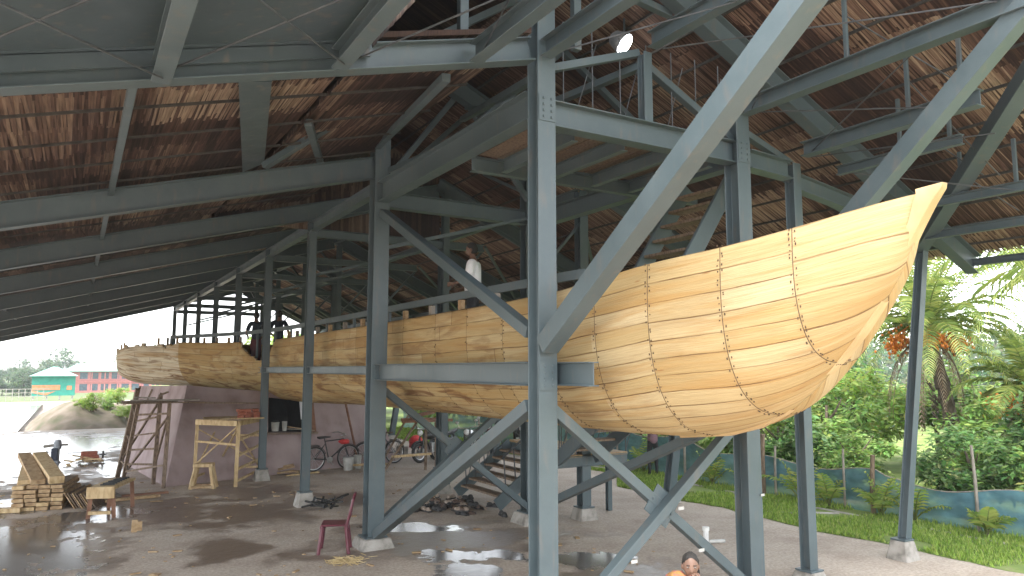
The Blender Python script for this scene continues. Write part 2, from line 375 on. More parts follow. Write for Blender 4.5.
# ------------------------------------------------------------------ the steel boat shed: one bolted structure, every member a part
shed = thing('steel_shed', 'large blue-grey steel shed with brown thatched roof standing over the wooden boat', 'shed', (4.3, 20, 0))
F = [6.68, 11.7, 15.85, 20.0, 24.2, 28.5, 32.9, 37.3, 41.6]
zl = lambda x: 6.1 + .269 * (x - 4.3)
zr = lambda x: 7.1 - .453 * (x - 7.3)
ST = M['steel']
def column(x, y, h, w=.24, d=.24, foot=.14, z0=0, top=None, bolts=()):
    b = MB(); tx, ty = top or (x, y)
    b.ibeam((x, y, z0), (tx, ty, h), w, d, up=V((0, 1, 0)))
    b.box((x, y, z0 + .012 + foot), (w + .1, d + .1, .024))
    o = b.build('column', ST, shed, bevel=.004)
    if foot:
        f = MB(); w1, w0 = w * .5 + (.09 if w > .22 else .05), w * .5 + (.15 if w > .22 else .11)
        f.add([(x + sx * r, y + sy * r, zz) for r, zz in ((w0, -.02), (w1, foot)) for sx, sy in ((-1, -1), (1, -1), (1, 1), (-1, 1))],
              [(3, 2, 1, 0), (4, 5, 6, 7), (0, 1, 5, 4), (1, 2, 6, 5), (2, 3, 7, 6), (3, 0, 4, 7)])
        f.build('footing', M['concrete'], o, bevel=.015)
    for z in bolts:
        q = MB(); q.box((x, y - d / 2 - .006, z), (w * .92, .012, .30))
        for i in range(2):
            for k in range(4): q.lathe((x - w*.22 + i*w*.44, y - d/2 - .016, z - .105 + k*.07), [(.013, -.013), (.013, .013)], 6)
        q.build('splice_plate', ST, o)
    return o
# row of columns in front of the hull
column(4.33, 6.68, 8.5, .235, .22, .14, bolts=(2.78, 5.72))
column(4.3, 11.7, 8.4, .27, .27, .16, bolts=(2.8,))
for y in F[2:4]: column(4.3, y, 6.1, .17, .17, .28)
for y in F[4:]: column(4.3, y, 6.1, .17, .17, 0 if y < 27 else .2, z0=3.0 if y < 27 else 0)
# rows behind the hull
column(7.42, 6.68, 6.2, .24, .24, .12, bolts=(5.7,)); column(7.47, 12.0, 7.0, .25, .25, .2)
for y in F[2:]: column(7.5, y, 7.1, .16, .16, .2)
column(8.78, 6.88, 5.8, .165, .165, .12); column(8.55, 11.75, 6.4, .2, .2, .22); column(8.63, 18.4, 6.4, .2, .2, .2)
for y in F[4:]: column(8.65, y, 6.4, .16, .16, .2)
column(10.93, 6.88, 5.0, .14, .14, .28, top=(11.93, 6.86))
for y in (12.25, 20, 28.5, 37.3): column(11.15, y, 5.0, .2, .2, .2, top=(11.95, y - .05))
for y in (20, 28.5, 37.3): column(-4.4, y, 3.76, .18, .18, .2)
for y in (6.68, 11.7): column(-4.4, y, 3.76, .18, .18, .2)

def beam(p0, p1, w, h, name='beam', up=V((0, 0, 1)), box=False):
    b = MB()
    (b.bar if box else b.ibeam)(p0, p1, w, h, up=up); return b.build(name, ST, shed, bevel=.003)
# rafters
for i, y in enumerate(F):
    x1 = 4.16 if i == 0 else (4.2 if i < 2 else 7.3)
    zo = .18 if i == 0 else 0
    y_ = y - .02 if i == 0 else y
    h = .26 if i == 0 else .36
    beam((-4.6, y_, zl(-4.6) + h/2 + zo), (x1, y_, zl(x1) + h/2 + zo), .2, h, 'rafter')
    x0 = 5.5 if i < 2 else 7.3
    beam((x0, y + .02, zr(x0) + .17), (13.15, y + .02, zr(13.15) + .17), .2, .34, 'rafter')
# lengthwise beams
for x, z in ((4.3, 5.93), ):
    beam((x, 6.82, z - .12), (x, 11.56, z - .12), .2, .34, 'eaves_beam')
    beam((x, 11.84, z), (x, 42, z), .16, .2, 'eaves_beam')
beam((7.42, 16, 7.2), (7.42, 42, 7.2), .14, .2, 'ridge_beam'); beam((8.65, 12, 6.42), (8.65, 42, 6.42), .14, .18, 'purlin_beam')
beam((11.95, 7.2, 5.0), (11.95, 42, 5.0), .14, .18, 'purlin_beam'); beam((12.6, 7.0, 4.98), (12.6, 42, 4.98), .12, .18, 'eaves_beam'); beam((13.1, 2.9, 4.66), (13.1, 6.9, 4.66), .1, .12, 'eaves_beam')
beam((7.47, 6.82, 5.68), (7.47, 11.86, 5.68), .2, .3, 'tie_beam')
for x in (.3, -2.0, -4.4): beam((x, 6.95, zl(x) + .33), (x, 42, zl(x) + .33), .07, .12, 'purlin_beam')
# beam carried along the hull side
beam((4.52, 6.95, 2.8), (4.52, 6.02, 2.8), .13, .25, 'side_beam'); beam((4.3, 6.83, 2.8), (4.3, 11.55, 2.8), .2, .26, 'side_beam')
beam((4.3, 11.86, 2.83), (4.3, 15.74, 2.83), .12, .15, 'side_beam'); beam((4.3, 15.96, 2.83), (4.3, 20.6, 2.83), .12, .15, 'side_beam')
# cross ties of the first frames
beam((4.46, 6.7, 5.7), (7.36, 6.7, 5.7), .2, .30, 'tie_beam'); beam((7.64, 6.72, 5.66), (8.6, 6.82, 5.66), .2, .26, 'tie_beam')
beam((8.84, 6.9, 5.55), (12.5, 6.85, 5.0), .16, .24, 'tie_beam')
beam((4.45, 11.8, 5.75), (7.33, 11.9, 5.75), .18, .28, 'tie_beam')
for y in F[2:]:
    beam((4.4, y + .03, 5.82), (8.55, y + .03, 5.82), .12, .18, 'tie_beam')
    beam((7.6, y - .06, 6.9), (11.8, y - .06, 4.95), .08, .1, 'tie_beam')
# overhang beams reaching out towards the yard
for x, z, y0 in ((-2.6, 4.55, 4.3), (-1.05, 4.9, 4.3), (.48, 5.22, 4.3), (1.98, 5.66, 4.3), (3.43, 6.05, 4.3), (4.31, 6.3, 1.95), (5.86, 6.76, 3.2)):
    beam((x, 6.55, z + .09), (x, y0, z + .09), .15, .2, 'overhang_beam')
for x, z, y0 in ((7.45, 6.29, 2.6), (8.62, 5.9, 4.2), (9.35, 5.7, 4.8), (10.6, 5.25, 4.6), (11.5, 4.95, 2.0)):
    beam((x, 6.55, z), (x, y0, z), .17 if x < 9 else .1, .2 if x < 9 else .13, 'overhang_beam')
beam((5.86, 6.69, 5.86), (5.86, 6.69, 6.74), .13, .13, 'post')
# slanted struts
def strut(p0, p1, w, h=None, name='strut', up=V((0, 0, 1))): return beam(p0, p1, w, h or w, name, up, box=True)
strut((4.3, 6.54, 3.1), (4.3, 2.15, 6.2), .2, .2); strut((7.5, 6.54, 3.32), (7.5, 2.75, 6.62), .19, .19)
strut((11.9, 6.9, 4.85), (8.0, 2.8, 6.57), .2, .2)
# bracing
B_ = lambda p0, p1, w=.13, up=V((0, 0, 1)): strut(p0, p1, w, w * .9, 'brace', up)
B_((4.3, 6.86, 2.46), (4.3, 11.52, .22), .15); B_((4.3, 6.86, 3.25), (4.3, 11.5, 5.45), .14); B_((7.47, 6.82, 2.25), (7.47, 11.86, .25), .14)
def xbrace(x0, x1, y, z0, z1, w=.12):
    a = B_((x0 + .13, y + .05, z1), (x1 - .12, y + .05, z0), w); B_((x0 + .13, y - .07, z0), (x1 - .12, y - .07, z1), w)
    g = MB(); cx, cz = (x0 + x1) / 2, (z0 + z1) / 2; g.box((cx, y + .0, cz), (.4, .012, .34), Matrix.Rotation(R(38), 3, 'Y'))
    for dx in (-.13, .13):
        for dz in (-.1, .1): g.lathe((cx + dx, y - .012, cz + dz), [(.014, -.014), (.014, .014)], 6)
    g.build('gusset_plate', ST, a)
xbrace(4.3, 7.5, 6.6, .15, 2.42); xbrace(4.3, 7.47, 11.85, .32, 2.56)
for p0, p1 in (((6.52, 6.45, .6), (6.52, 6.45, .6)),): pass
for x, z in ((6.05, 1.27), (5.35, .77), (6.35, .77)):
    q = MB(); q.box((x, 6.44, z), (.085, .008, .035)); q.build('paper_tag', M['offwhite'], shed)
q = MB(); q.box((7.52, 6.54, 1.28), (.06, .006, .03)); q.build('paper_tag', M['offwhite'], shed)
# roof structure inside the raised bay and at the ridge
for i, (p0, p1) in enumerate([((5.86, 6.75, 6.6), (4.4, 11.7, 6.2)), ((4.4, 6.8, 6.2), (5.86, 11.7, 7.4)), ((5.86, 6.8, 6.7), (7.4, 6.75, 5.9)), ((4.4, 6.8, 6.25), (5.8, 6.75, 6.75)),
        ((7.6, 6.8, 6.1), (8.65, 6.85, 5.8)), ((2.2, 10.8, 5.78), (3.5, 9.4, 6.68)), ((3.4, 7.2, 6.1), (4.2, 11.6, 6.6)), ((4.4, 11.9, 6.0), (5.9, 11.9, 8.0)), ((5.9, 11.9, 8.0), (7.4, 11.9, 6.1)),
        ((4.4, 9, 6.0), (6.6, 9, 8.1)), ((6.0, 9.0, 7.9), (8.5, 9.0, 6.3)), ((2.4, 9.2, 6.0), (4.2, 14.5, 6.6)), ((4.6, 13, 6.0), (6.5, 13, 7.9)), ((2.5, 8.2, 6.2), (5.4, 8.2, 8.2)),
        ((8.7, 6.95, 5.6), (11.8, 7.0, 4.9)), ((5.9, 7.0, 5.9), (5.9, 11.6, 7.6)), ((4.5, 15.9, 6.1), (7.3, 15.9, 7.0)), ((3.0, 6.9, 7.9), (6.5, 6.9, 7.5)), ((3.4, 6.8, 6.4), (3.4, 6.8, 8.6)), ((4.9, 6.8, 6.6), (4.9, 6.8, 8.2))]):
    B_(p0, p1, .1)
for y in F[1:8]:
    B_((4.42, y + .1, 4.9), (7.4, y + .1, 5.75), .07); B_((8.7, y + .2, 5.9), (11.8, y + 3.8, 4.95), .06); B_((7.5, y + .1, 4.6), (8.6, y + .1, 5.8), .06)
    B_((7.5, y + .2, 6.2), (7.5, y + 2.2, 7.1), .06)
# hangers and thin tie rods
def rod(p0, p1, r=.009, name='tie_rod'):
    b = MB(); b.tube([p0, p1], r, 6); return b.build(name, M['rod'], shed)
for x, z0, ys in ((7.45, 6.39, (5.03, 3.4)), (8.62, 6.0, (5.03, 4.4)), (9.35, 5.76, (5.6, 4.95)), (10.6, 5.3, (5.5, 4.8))):
    for y in ys: beam((x, y, z0), (x, y, zr(x) + .3), .045, .045, 'hanger', box=True)
for a, b_ in [((-1.05, 6.4, 4.95), (.48, 4.4, 5.25)), ((.48, 6.4, 5.2), (-1.05, 4.4, 4.9)), ((.48, 6.4, 5.25), (1.98, 4.4, 5.65)), ((1.98, 6.4, 5.65), (.48, 4.4, 5.25)), ((2.1, 6.5, 5.75), (3.43, 4.2, 6.1)), ((3.43, 6.4, 6.1), (2.9, 4.4, 6.2)),
        ((4.4, 6.5, 6.35), (5.86, 5.2, 6.75)), ((7.5, 6.4, 6.2), (8.6, 4.4, 5.85)), ((7.5, 4.2, 6.25), (8.6, 6.4, 5.85)), ((5.9, 6.4, 6.7), (7.4, 3.4, 6.35)), ((5.9, 4.2, 6.7), (7.4, 6.4, 6.2)), ((8.7, 6.5, 5.8), (9.3, 4.4, 5.65)), ((9.4, 6.4, 5.65), (10.6, 4.8, 5.2)),
        ((8.6, 5.03, 6.4), (10.4, 4.9, 5.4)), ((7.45, 5.0, 6.9), (8.8, 4.6, 6.3)), ((9.4, 5.5, 6.1), (10.6, 5.2, 5.5)), ((10.6, 5.5, 5.6), (11.5, 5.2, 5.1))]:
    rod(a, b_)
for i in range(7): rod((4.7 + i*.42, 6.78, 5.85), (4.7 + i*.42, 6.78, 6.9), .008, 'rail_rod')
for i in range(4): rod((4.9 + i*.7, 6.8, 5.86), (5.2 + i*.7, 6.8, 6.75), .006, 'rail_rod')

# thatch: thousands of dry palm-leaf strips laid in courses
TH = [(.036, .020, .016), (.070, .038, .028), (.115, .066, .048), (.175, .110, .080), (.26, .178, .125), (.36, .268, .19)]
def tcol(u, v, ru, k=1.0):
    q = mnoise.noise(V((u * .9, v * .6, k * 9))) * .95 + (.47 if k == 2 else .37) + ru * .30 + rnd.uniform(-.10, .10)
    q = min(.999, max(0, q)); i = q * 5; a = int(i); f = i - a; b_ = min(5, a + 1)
    return tuple((TH[a][j] * (1 - f) + TH[b_][j] * f) * (.45 if k > 2.5 else .78 if k == 1 else 1) for j in range(3))  # clerestory and upper right-roof strips darkened: the raised bay's shade painted into their colour
def strips(P, u0, u1, v0, v1, w, L, k):
    """P(u, v, drop) -> point; strips run along v, courses overlap"""
    b = MB(); v = v0; hr = random.Random(int(k * 100 + w * 1000)); H_ = [hr.uniform(-1, 1) for _ in range(int((u1 - u0) / w) + 3)]
    while v < v1:
        u = u0
        while u < u1:
            ww = w * rnd.uniform(.6, 1.5); d0 = rnd.uniform(.0, .012); d1 = rnd.uniform(.008, .028); sk = rnd.uniform(-.03, .03)
            if rnd.random() < .012: d1 += .06; sk *= 4
            ve = min(v1, v + L * rnd.uniform(.9, 1.18))
            b.add([P(u, v, d0), P(u + ww, v, d0), P(u + ww * .9 + sk, ve, d1), P(u + sk, ve, d1)], [(0, 1, 2, 3)], tcol(u, v, H_[int((u - u0) / w)], k))
            u += ww * .93
        v += L
    return b
PL = lambda u, v, d: (u, v, zl(u) + .50 - d)
PR = lambda u, v, d: (v, u, zr(v) + .46 - d)
def panel(P, u0, u1, v0, v1, t=.06):
    b = MB(); q = [P(u0, v0, -.0), P(u1, v0, 0), P(u1, v1, 0), P(u0, v1, 0)]; q2 = [(x, y, z + t) for x, y, z in q]
    b.add(q + q2, [(0, 1, 2, 3), (7, 6, 5, 4), (0, 4, 5, 1), (1, 5, 6, 2), (2, 6, 7, 3), (3, 7, 4, 0)], (.05, .028, .02)); return b
def roof(nm, m, *bs):
    b = MB()
    for q in bs: b.add(q.v, []); o = len(b.v) - len(q.v); b.f += [tuple(i + o for i in f) for f in q.f]; b.c += q.c; b.mi += q.mi
    return b.build(nm, m, shed)
roof('left_thatch', M['thatch'], panel(PL, -4.8, 4.15, 6.6, 16), panel(PL, -4.8, 7.32, 16, 43), strips(PL, -4.8, 4.15, 6.6, 16, .026, 1.12, 1), 
     strips(PL, -4.8, 7.3, 16, 28, .12, .7, 1), strips(PL, -4.8, 7.3, 28, 43, .25, 1.0, 1))
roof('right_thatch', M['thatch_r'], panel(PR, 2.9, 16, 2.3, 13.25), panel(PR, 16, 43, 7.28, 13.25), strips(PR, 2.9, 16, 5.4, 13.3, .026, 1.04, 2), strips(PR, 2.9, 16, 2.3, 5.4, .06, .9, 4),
     strips(PR, 16, 28, 7.3, 13.3, .1, .8, 2), strips(PR, 28, 43, 7.3, 13.3, .2, .9, 2))
PW = lambda u, v, d: (2.3 + d, u, v)
PB = lambda u, v, d: (u, 16 - d, v)
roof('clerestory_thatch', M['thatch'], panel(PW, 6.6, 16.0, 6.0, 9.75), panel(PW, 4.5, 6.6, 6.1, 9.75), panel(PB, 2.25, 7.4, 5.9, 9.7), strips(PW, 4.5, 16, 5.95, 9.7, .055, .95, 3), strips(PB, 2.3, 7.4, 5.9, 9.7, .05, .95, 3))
b = MB()
y = 6.95
while y < 42.5:
    if min(abs(y - f) for f in F) > .25: b.bar((-4.7, y, zl(-4.7) + .415), ((4.1 if y < 16 else 7.2), y, zl(4.1 if y < 16 else 7.2) + .415), (.022), .03)
    y += 1.12
b.build('left_battens', M['batten'], shed)
b = MB(); s = 5.6
while s < 13.2: b.bar((s, 2.95, zr(s) + .375), (s, 42.5, zr(s) + .375), .03, .035); s += .52
b.build('right_battens', M['batten'], shed)
b = MB(); b.add([(x, yy, zl(x) + z) for yy in (6.56, 6.6) for x, z in ((-4.7, .3), (2.3, .3), (2.3, .62), (-4.7, .62))], [(0, 1, 2, 3), (7, 6, 5, 4), (0, 4, 5, 1), (1, 5, 6, 2), (2, 6, 7, 3), (3, 7, 4, 0)])
b.build('fascia', M['sheet'], shed)
# sheet-metal soffit over the left half of the overhang, laid in lapped sheets
b = MB()
for k, (ya, yb) in enumerate(((5.45, 6.59), (4.4, 5.5))):
    for x0 in (-4.7, -2.9, -1.1, .8):
        x1 = x0 + 1.92 if x0 < .8 else 2.26
        dz = .012 * (k % 2) + (.004 if x0 in (-2.9, .8) else 0)
        z = lambda x: zl(x) + .45 + dz + (0.10 * (k == 0))*0
        b.add([(x0, ya, z(x0)), (x1, ya, z(x1)), (x1, yb, z(x1) + .02), (x0, yb, z(x0) + .02), (x0, ya, z(x0) + .01), (x1, ya, z(x1) + .01), (x1, yb, z(x1) + .03), (x0, yb, z(x0) + .03)],
              [(0, 1, 2, 3), (7, 6, 5, 4), (0, 4, 5, 1), (1, 5, 6, 2), (2, 6, 7, 3), (3, 7, 4, 0)])
b.build('metal_soffit', M['sheet'], shed)
b = MB(); q = [(1.2, 7.2), (1.52, 7.25), (2.24, 11.0), (2.02, 11.45)]; zz = lambda x: zl(x) + .33
b.add([(x, y, zz(x)) for x, y in q] + [(x, y, zz(x) + .02) for x, y in q], [(0, 1, 2, 3), (7, 6, 5, 4), (0, 4, 5, 1), (1, 5, 6, 2), (2, 6, 7, 3), (3, 7, 4, 0)]); b.build('metal_flashing', M['sheet'], shed)
# mezzanine deck over the boat
for x in (4.9, 5.65, 6.4, 7.1): beam((x, 6.85, 5.6), (x, 8.5, 5.6), .1, .18, 'joist')
beam((4.45, 8.6, 5.6), (8.6, 8.6, 5.6), .12, .2, 'tie_beam')
b = MB()
for i in range(9): b.box((4.55 + .29 * i + .13, 7.68, 5.74), (.27, 1.75, .03))
b.build('deck_boards', M['oldwood'], shed)
for x, y, z in ((5.0, 7.6, 5.79), (6.1, 7.9, 5.79), (4.9, 9.2, 6.9), (5.7, 10, 7.3)): pass
# stair from the mezzanine down to the boat deck
def stair(name, A, Bp, side, width, n, tread_m, stringers=(0, 1), tw=.26):
    A, Bp = V(A), V(Bp); side = V(side)
    for s in stringers:
        o = side * (width * s + (.03 if s else -.03)) + V((0, 0, .05)); beam(A + o, Bp + o, .05, .26, 'stringer', box=True)
    for i in range(1, n):
        p = A.lerp(Bp, i / n) + side * width / 2 + V((0, 0, .06)); b = MB(); d = (Bp - A); d.z = 0; d.normalize()
        ang = math.atan2(d.y, d.x); b.box(p, (tw, width - .08, .04), Matrix.Rotation(ang, 3, 'Z')); b.build('stair_tread', tread_m, shed)
stair('upper', (8.3, 7.55, 5.7), (6.95, 7.55, 3.75), (0, 1, 0), .95, 8, M['oldwood'])
# lower stair with landing
stair('lower', (7.38, 13.1, .1), (8.75, 13.1, 1.1), (0, 1, 0), 1.75, 7, M['oldwood'])
b = MB(); b.box((8.7, 12.25, 1.2), (1.7, 1.2, .05)); b.box((9.2, 13.95, 1.2), (.8, 2.1, .05)); b.build('landing', M['midwood'], shed)
beam((7.85, 11.66, 1.1), (9.55, 11.66, 1.1), .07, .2, 'landing_beam'); beam((8.78, 12.9, 1.08), (8.78, 14.95, 1.08), .07, .18, 'landing_beam'); beam((9.58, 11.7, 1.1), (9.58, 14.95, 1.1), .07, .2, 'landing_beam')
stair('upper_flight', (7.86, 11.6, 1.12), (7.86, 8.2, 3.25), (1, 0, 0), .8, 11, M['oldwood'])
for x, y in ((9.5, 14.8), (9.5, 12.2)): beam((x, y, 0), (x, y, 1.0), .1, .1, 'post')
for s in (.0, 1.75):
    for i in range(1, 6):
        t = i / 6; p = V((7.38, 13.1 + s, .1)).lerp(V((8.75, 13.1 + s, 1.1)), t); rod(p, p + V((-.06, 0, .85)), .013, 'baluster')
        if i < 5 and s: rod(p + V((0, 0, .05)), V((7.38, 13.1 + s, .1)).lerp(V((8.75, 13.1 + s, 1.1)), t + 1/6) + V((0, 0, .75)), .009, 'baluster')
    rod((7.5, 13.1 + s, 1.05), (8.72, 13.1 + s, 1.98), .018, 'handrail')
for i in range(8):
    p = V((7.86, 11.5 - i*.42, 1.3 + i*.263)); rod(p, p + V((0, 0, .8)), .012, 'baluster'); rod(p, p + V((0, -.4, 1.0)), .009, 'baluster')
for i in range(5): rod((7.95 + i*.4, 11.7, 1.22), (7.95 + i*.4, 11.7, 2.0), .012, 'baluster'); rod((7.95 + i*.4, 11.7, 1.25), (8.3 + i*.38, 11.7, 2.0), .009, 'baluster')
rod((7.9, 11.7, 2.02), (9.6, 11.7, 2.02), .018, 'handrail')

# flood lamp under the roof
lamp = thing('flood_lamp', 'lit white flood lamp hanging under the dark roof ridge', 'lamp', (6.55, 7.9, 7.5))
b = MB(); b.lathe((6.55, 7.9, 7.5), [(.06, .24), (.11, .20), (.155, .05), (.16, 0)], 18); b.build('housing', M['greyblue'], lamp)
b = MB(); b.lathe((6.55, 7.9, 7.48), [(.145, 0), (.145, .012)], 18); b.build('lens', M['lens'], lamp)
for o in lamp.children: o.location = (0, 0, 0)
lamp.rotation_euler = V((.30, -.42, -.45)).to_track_quat('-Z', 'Y').to_euler()
b = MB(); b.tube([(6.55, 7.9, 7.66), (6.55, 7.9, 7.95)], .015, 6); b.build('bracket', M['steel'], shed)

# ------------------------------------------------------------------ the boat
# spine x, y, half width, gunwale z, keel z
STN = [(5.87, 3.34, .05, 4.27, 4.15), (5.87, 3.44, .135, 4.25, 3.90), (5.87, 3.67, .345, 4.185, 3.49), (5.87, 4.22, .66, 4.06, 2.87), (5.87, 4.80, .89, 3.97, 2.42), (5.87, 5.62, 1.07, 3.90, 2.17), (5.87, 6.5, 1.19, 3.80, 2.11),
       (5.87, 7.4, 1.27, 3.73, 2.10), (5.88, 10, 1.32, 3.69, 2.09), (5.9, 13, 1.35, 3.67, 2.07), (5.9, 16, 1.36, 3.66, 2.04), (5.86, 18.5, 1.36, 3.65, 1.98), (5.74, 20.6, 1.34, 3.64, 1.94), (5.40, 23, 1.33, 3.65, 1.98), (4.72, 25.3, 1.28, 3.68, 2.10),
       (3.62, 27.4, 1.08, 3.74, 2.26), (2.72, 28.5, .95, 3.74, 2.30), (1.95, 29.25, .74, 3.70, 2.38), (1.45, 29.7, .34, 3.52, 2.62), (1.36, 29.78, .10, 3.35, 2.85)]
def cr(a, b, c, d, t): return .5 * ((2*b) + (-a + c)*t + (2*a - 5*b + 4*c - d)*t*t + (-a + 3*b - 3*c + d)*t**3)
SUB = 14; rows = []
for i in range(len(STN) - 1):
    q = [STN[max(0, min(len(STN) - 1, i + k))] for k in (-1, 0, 1, 2)]
    for j in range(SUB): rows.append(tuple(cr(*(q[k][m_] for k in range(4)), j / SUB) for m_ in range(5)))
rows.append(STN[-1])
NS, K = 13, 3; NV = NS * K
def section(i):
    """profile (offset fraction 0..1 of half width, z) evenly spaced by arc length from gunwale to keel"""
    x, y, w, zt, zk = rows[i]; n = 2.55 if y < 21 else 2.3; D = zt - zk; pts = []
    for k in range(121):
        t = math.pi / 2 * k / 120; fl = 1 + .05 * max(0, math.cos(t) - .6)
        pts.append((w * max(0, math.cos(t)) ** (2 / n) * (1 - .10 * (1 - k / 120) ** 2), zt - D * math.sin(t) ** (2 / n)))
    L = [0]
    for a, b_ in zip(pts, pts[1:]): L.append(L[-1] + math.hypot(a[0] - b_[0], a[1] - b_[1]))
    out = []; j = 0
    for k in range(NV + 1):
        s = L[-1] * k / NV
        while j < 119 and L[j + 1] < s: j += 1
        f = (s - L[j]) / max(1e-9, L[j + 1] - L[j]); out.append((pts[j][0] * (1 - f) + pts[j + 1][0] * f, pts[j][1] * (1 - f) + pts[j + 1][1] * f))
    return out
SEC = [section(i) for i in range(len(rows))]
NRM = []; ARC = [0]
for i in range(len(rows)):
    a, b_ = rows[max(0, i - 1)], rows[min(len(rows) - 1, i + 1)]; d = V((b_[0] - a[0], b_[1] - a[1], 0)).normalized(); NRM.append(V((-d.y, d.x, 0)))
    if i: ARC.append(ARC[-1] + math.hypot(rows[i][0] - rows[i-1][0], rows[i][1] - rows[i-1][1]))
def HP(i, k, side): return V((rows[i][0], rows[i][1], SEC[i][k][1])) + NRM[i] * SEC[i][k][0] * side
SEAMS = [4.18, 4.80, 5.62, 6.35, 7.15, 8.2, 9.2, 10.3, 11.4, 12.6, 13.8, 15.2, 16.6, 18.2, 19.6]
def near_row(y): return min(range(len(rows)), key=lambda i: abs(rows[i][1] - y))
sidx = [near_row(y) for y in SEAMS]
notch = (near_row(20.35), near_row(23.15))
boat = thing('wooden_boat', 'long pale timber boat hull with high pointed bow resting under the steel shed', 'boat', (5.8, 12, 2.0))
me = bpy.data.meshes.new('hull'); vs = []; fs = []; uvs = []; segs = []; stain = []; far = []; grey = []; stern = []
GIR = [sum(math.hypot(a[0]-b_[0], a[1]-b_[1]) for a, b_ in zip(s, s[1:])) for s in SEC]
NI = len(rows)
for side in (1, -1):
    o = len(vs)
    for i in range(NI):
        for k in range(NV + 1): vs.append(HP(i, k, side))
    for i in range(NI - 1):
        seg = sum(1 for s in sidx if s <= i); y = rows[i][1]
        for k in range(NV):
            if side == 1 and notch[0] <= i < notch[1] and k < 9 and i >= notch[0] + k * .5 and i < notch[1] - k * 1.15 + 2: continue
            if side == 1 and y > 26.9 and k < 4.5 * max(0, mnoise.noise(V((i * .32, 0, 3))) + .25): continue
            f = (o + i*(NV+1)+k, o + (i+1)*(NV+1)+k, o + (i+1)*(NV+1)+k+1, o + i*(NV+1)+k+1)
            def U(ii, kk):
                gg = GIR[ii] * kk / NV if seg < 3 else 2.35 * kk / NV
                v = gg / .30 if seg == 0 else gg / .21 + .45 * gg * gg
                return (ARC[ii] + (side < 0) * 50, v + (side < 0) * 40)
            q = [U(i, k), U(i+1, k), U(i+1, k+1), U(i, k+1)]
            if side == -1: f = f[::-1]; q = q[::-1]
            fs.append(f); uvs += q; segs.append(seg)
            stain.append(min(1, max(.22, (y - 5.0) / 3.5)) * (.3 + .7 * min(1, k / (NV * .55))))
            far.append(1.0 if y > 6.4 else 0.0); grey.append(.85 * min(1, max(0, (y - 6) / 15))); stern.append(1.0 if y > 27.1 else 0.0)
me.from_pydata(vs, [], fs)
uvl = me.uv_layers.new(name='UVMap'); uvl.data.foreach_set('uv', [c for q in uvs for c in q])
for nm, dat in (('Stain', stain), ('Seg', segs), ('Far', far), ('Grey', grey), ('Stern', stern)):
    sa = me.attributes.new(nm, 'FLOAT', 'FACE'); sa.data.foreach_set('value', [float(x) for x in dat])
me.polygons.foreach_set('use_smooth', [True] * len(fs)); me.materials.append(M['hullw']); me.materials.append(M['newwood'])
o0 = boat.location
for v in me.vertices: v.co -= o0
hull = bpy.data.objects.new('hull', me); C.objects.link(hull); hull.parent = boat
md = hull.modifiers.new('thickness', 'SOLIDIFY'); md.thickness = .07; md.offset = -1; md.material_offset_rim = 1; md.use_even_offset = False
# dark butt seams and coir stitches
for n_, i in enumerate(sidx):
    if n_ > 11: continue
    for side in (1,) if n_ > 4 else (1, -1):
        prev = None; seam = MB()
        for k in range(0, NV + 1):
            p = HP(i, k, side); t = (HP(i, min(NV, k+1), side) - HP(i, max(0, k-1), side)).normalized(); fw = (HP(min(NI-1, i+1), k, side) - HP(i-1, k, side)).normalized()
            nn = fw.cross(t).normalized() * side
            if nn.dot(NRM[i] * side) < 0 and k < NV * .6: nn = -nn
            if k >= NV * .6 and nn.z > 0: nn = -nn
            wd = .004
            q = [p - fw * wd + nn * .002, p + fw * wd + nn * .002]
            if prev: seam.add([prev[0], prev[1], q[1], q[0]], [(0, 1, 2, 3)])
            prev = q
            if n_ < 6 or (n_ < 9 and k % 2 == 0):
                for a in (-1, 1):
                    if rnd.random() < .6:
                        rot = Matrix((fw, t, nn)).transposed()
                        seam.box(p + fw * a * rnd.uniform(.018, .03) + t * rnd.uniform(-.02, .02) + nn * .003, (.011, rnd.uniform(.008, .022), .006), rot)
        seam.build('stitched_seam', M['rope'], hull)
# stem timber: its outer edge follows the bow profile and ends in a flat-topped beak
so_ = [(3.17, 4.325), (3.18, 4.285), (3.27, 4.17), (3.36, 4.03), (3.45, 3.88), (3.54, 3.71), (3.65, 3.53), (3.78, 3.34), (3.93, 3.15), (4.09, 2.98), (4.26, 2.83), (4.5, 2.62), (4.78, 2.42), (5.1, 2.27), (5.5, 2.165), (6.2, 2.09)]
si_ = [(3.45, 4.285), (3.44, 4.25), (3.44, 4.17), (3.46, 4.03), (3.54, 3.88), (3.63, 3.72), (3.74, 3.55), (3.87, 3.37), (4.01, 3.18), (4.17, 3.01), (4.34, 2.86), (4.57, 2.66), (4.84, 2.47), (5.14, 2.32), (5.52, 2.21), (6.2, 2.14)]
b = MB(); n = len(so_); ring = []
for i in range(n):
    wo = (.035, .04, .05, .055, .055, .055, .05, .05, .05, .05, .045, .045, .04, .04, .035, .03)[i]; wi = (.095, .10, .105, .11, .11, .105, .095, .085, .075, .07, .065, .06, .055, .05, .05, .05)[i]
    ring.append([V((5.87 - wo, *so_[i])), V((5.87 + wo, *so_[i])), V((5.87 + wi, so_[i][0]*.34 + si_[i][0]*.66, so_[i][1]*.34 + si_[i][1]*.66)), V((5.87 - wi, so_[i][0]*.34 + si_[i][0]*.66, so_[i][1]*.34 + si_[i][1]*.66))])
for q in range(4):
    m_ = 5 if q in (1, 3) else 1; A_ = [[r[q].lerp(r[(q+1) % 4], k / m_) for k in range(m_ + 1)] for r in ring]
    b.add([p for r in A_ for p in r], [(i*(m_+1)+k, (i+1)*(m_+1)+k, (i+1)*(m_+1)+k+1, i*(m_+1)+k+1) for i in range(n-1) for k in range(m_)])
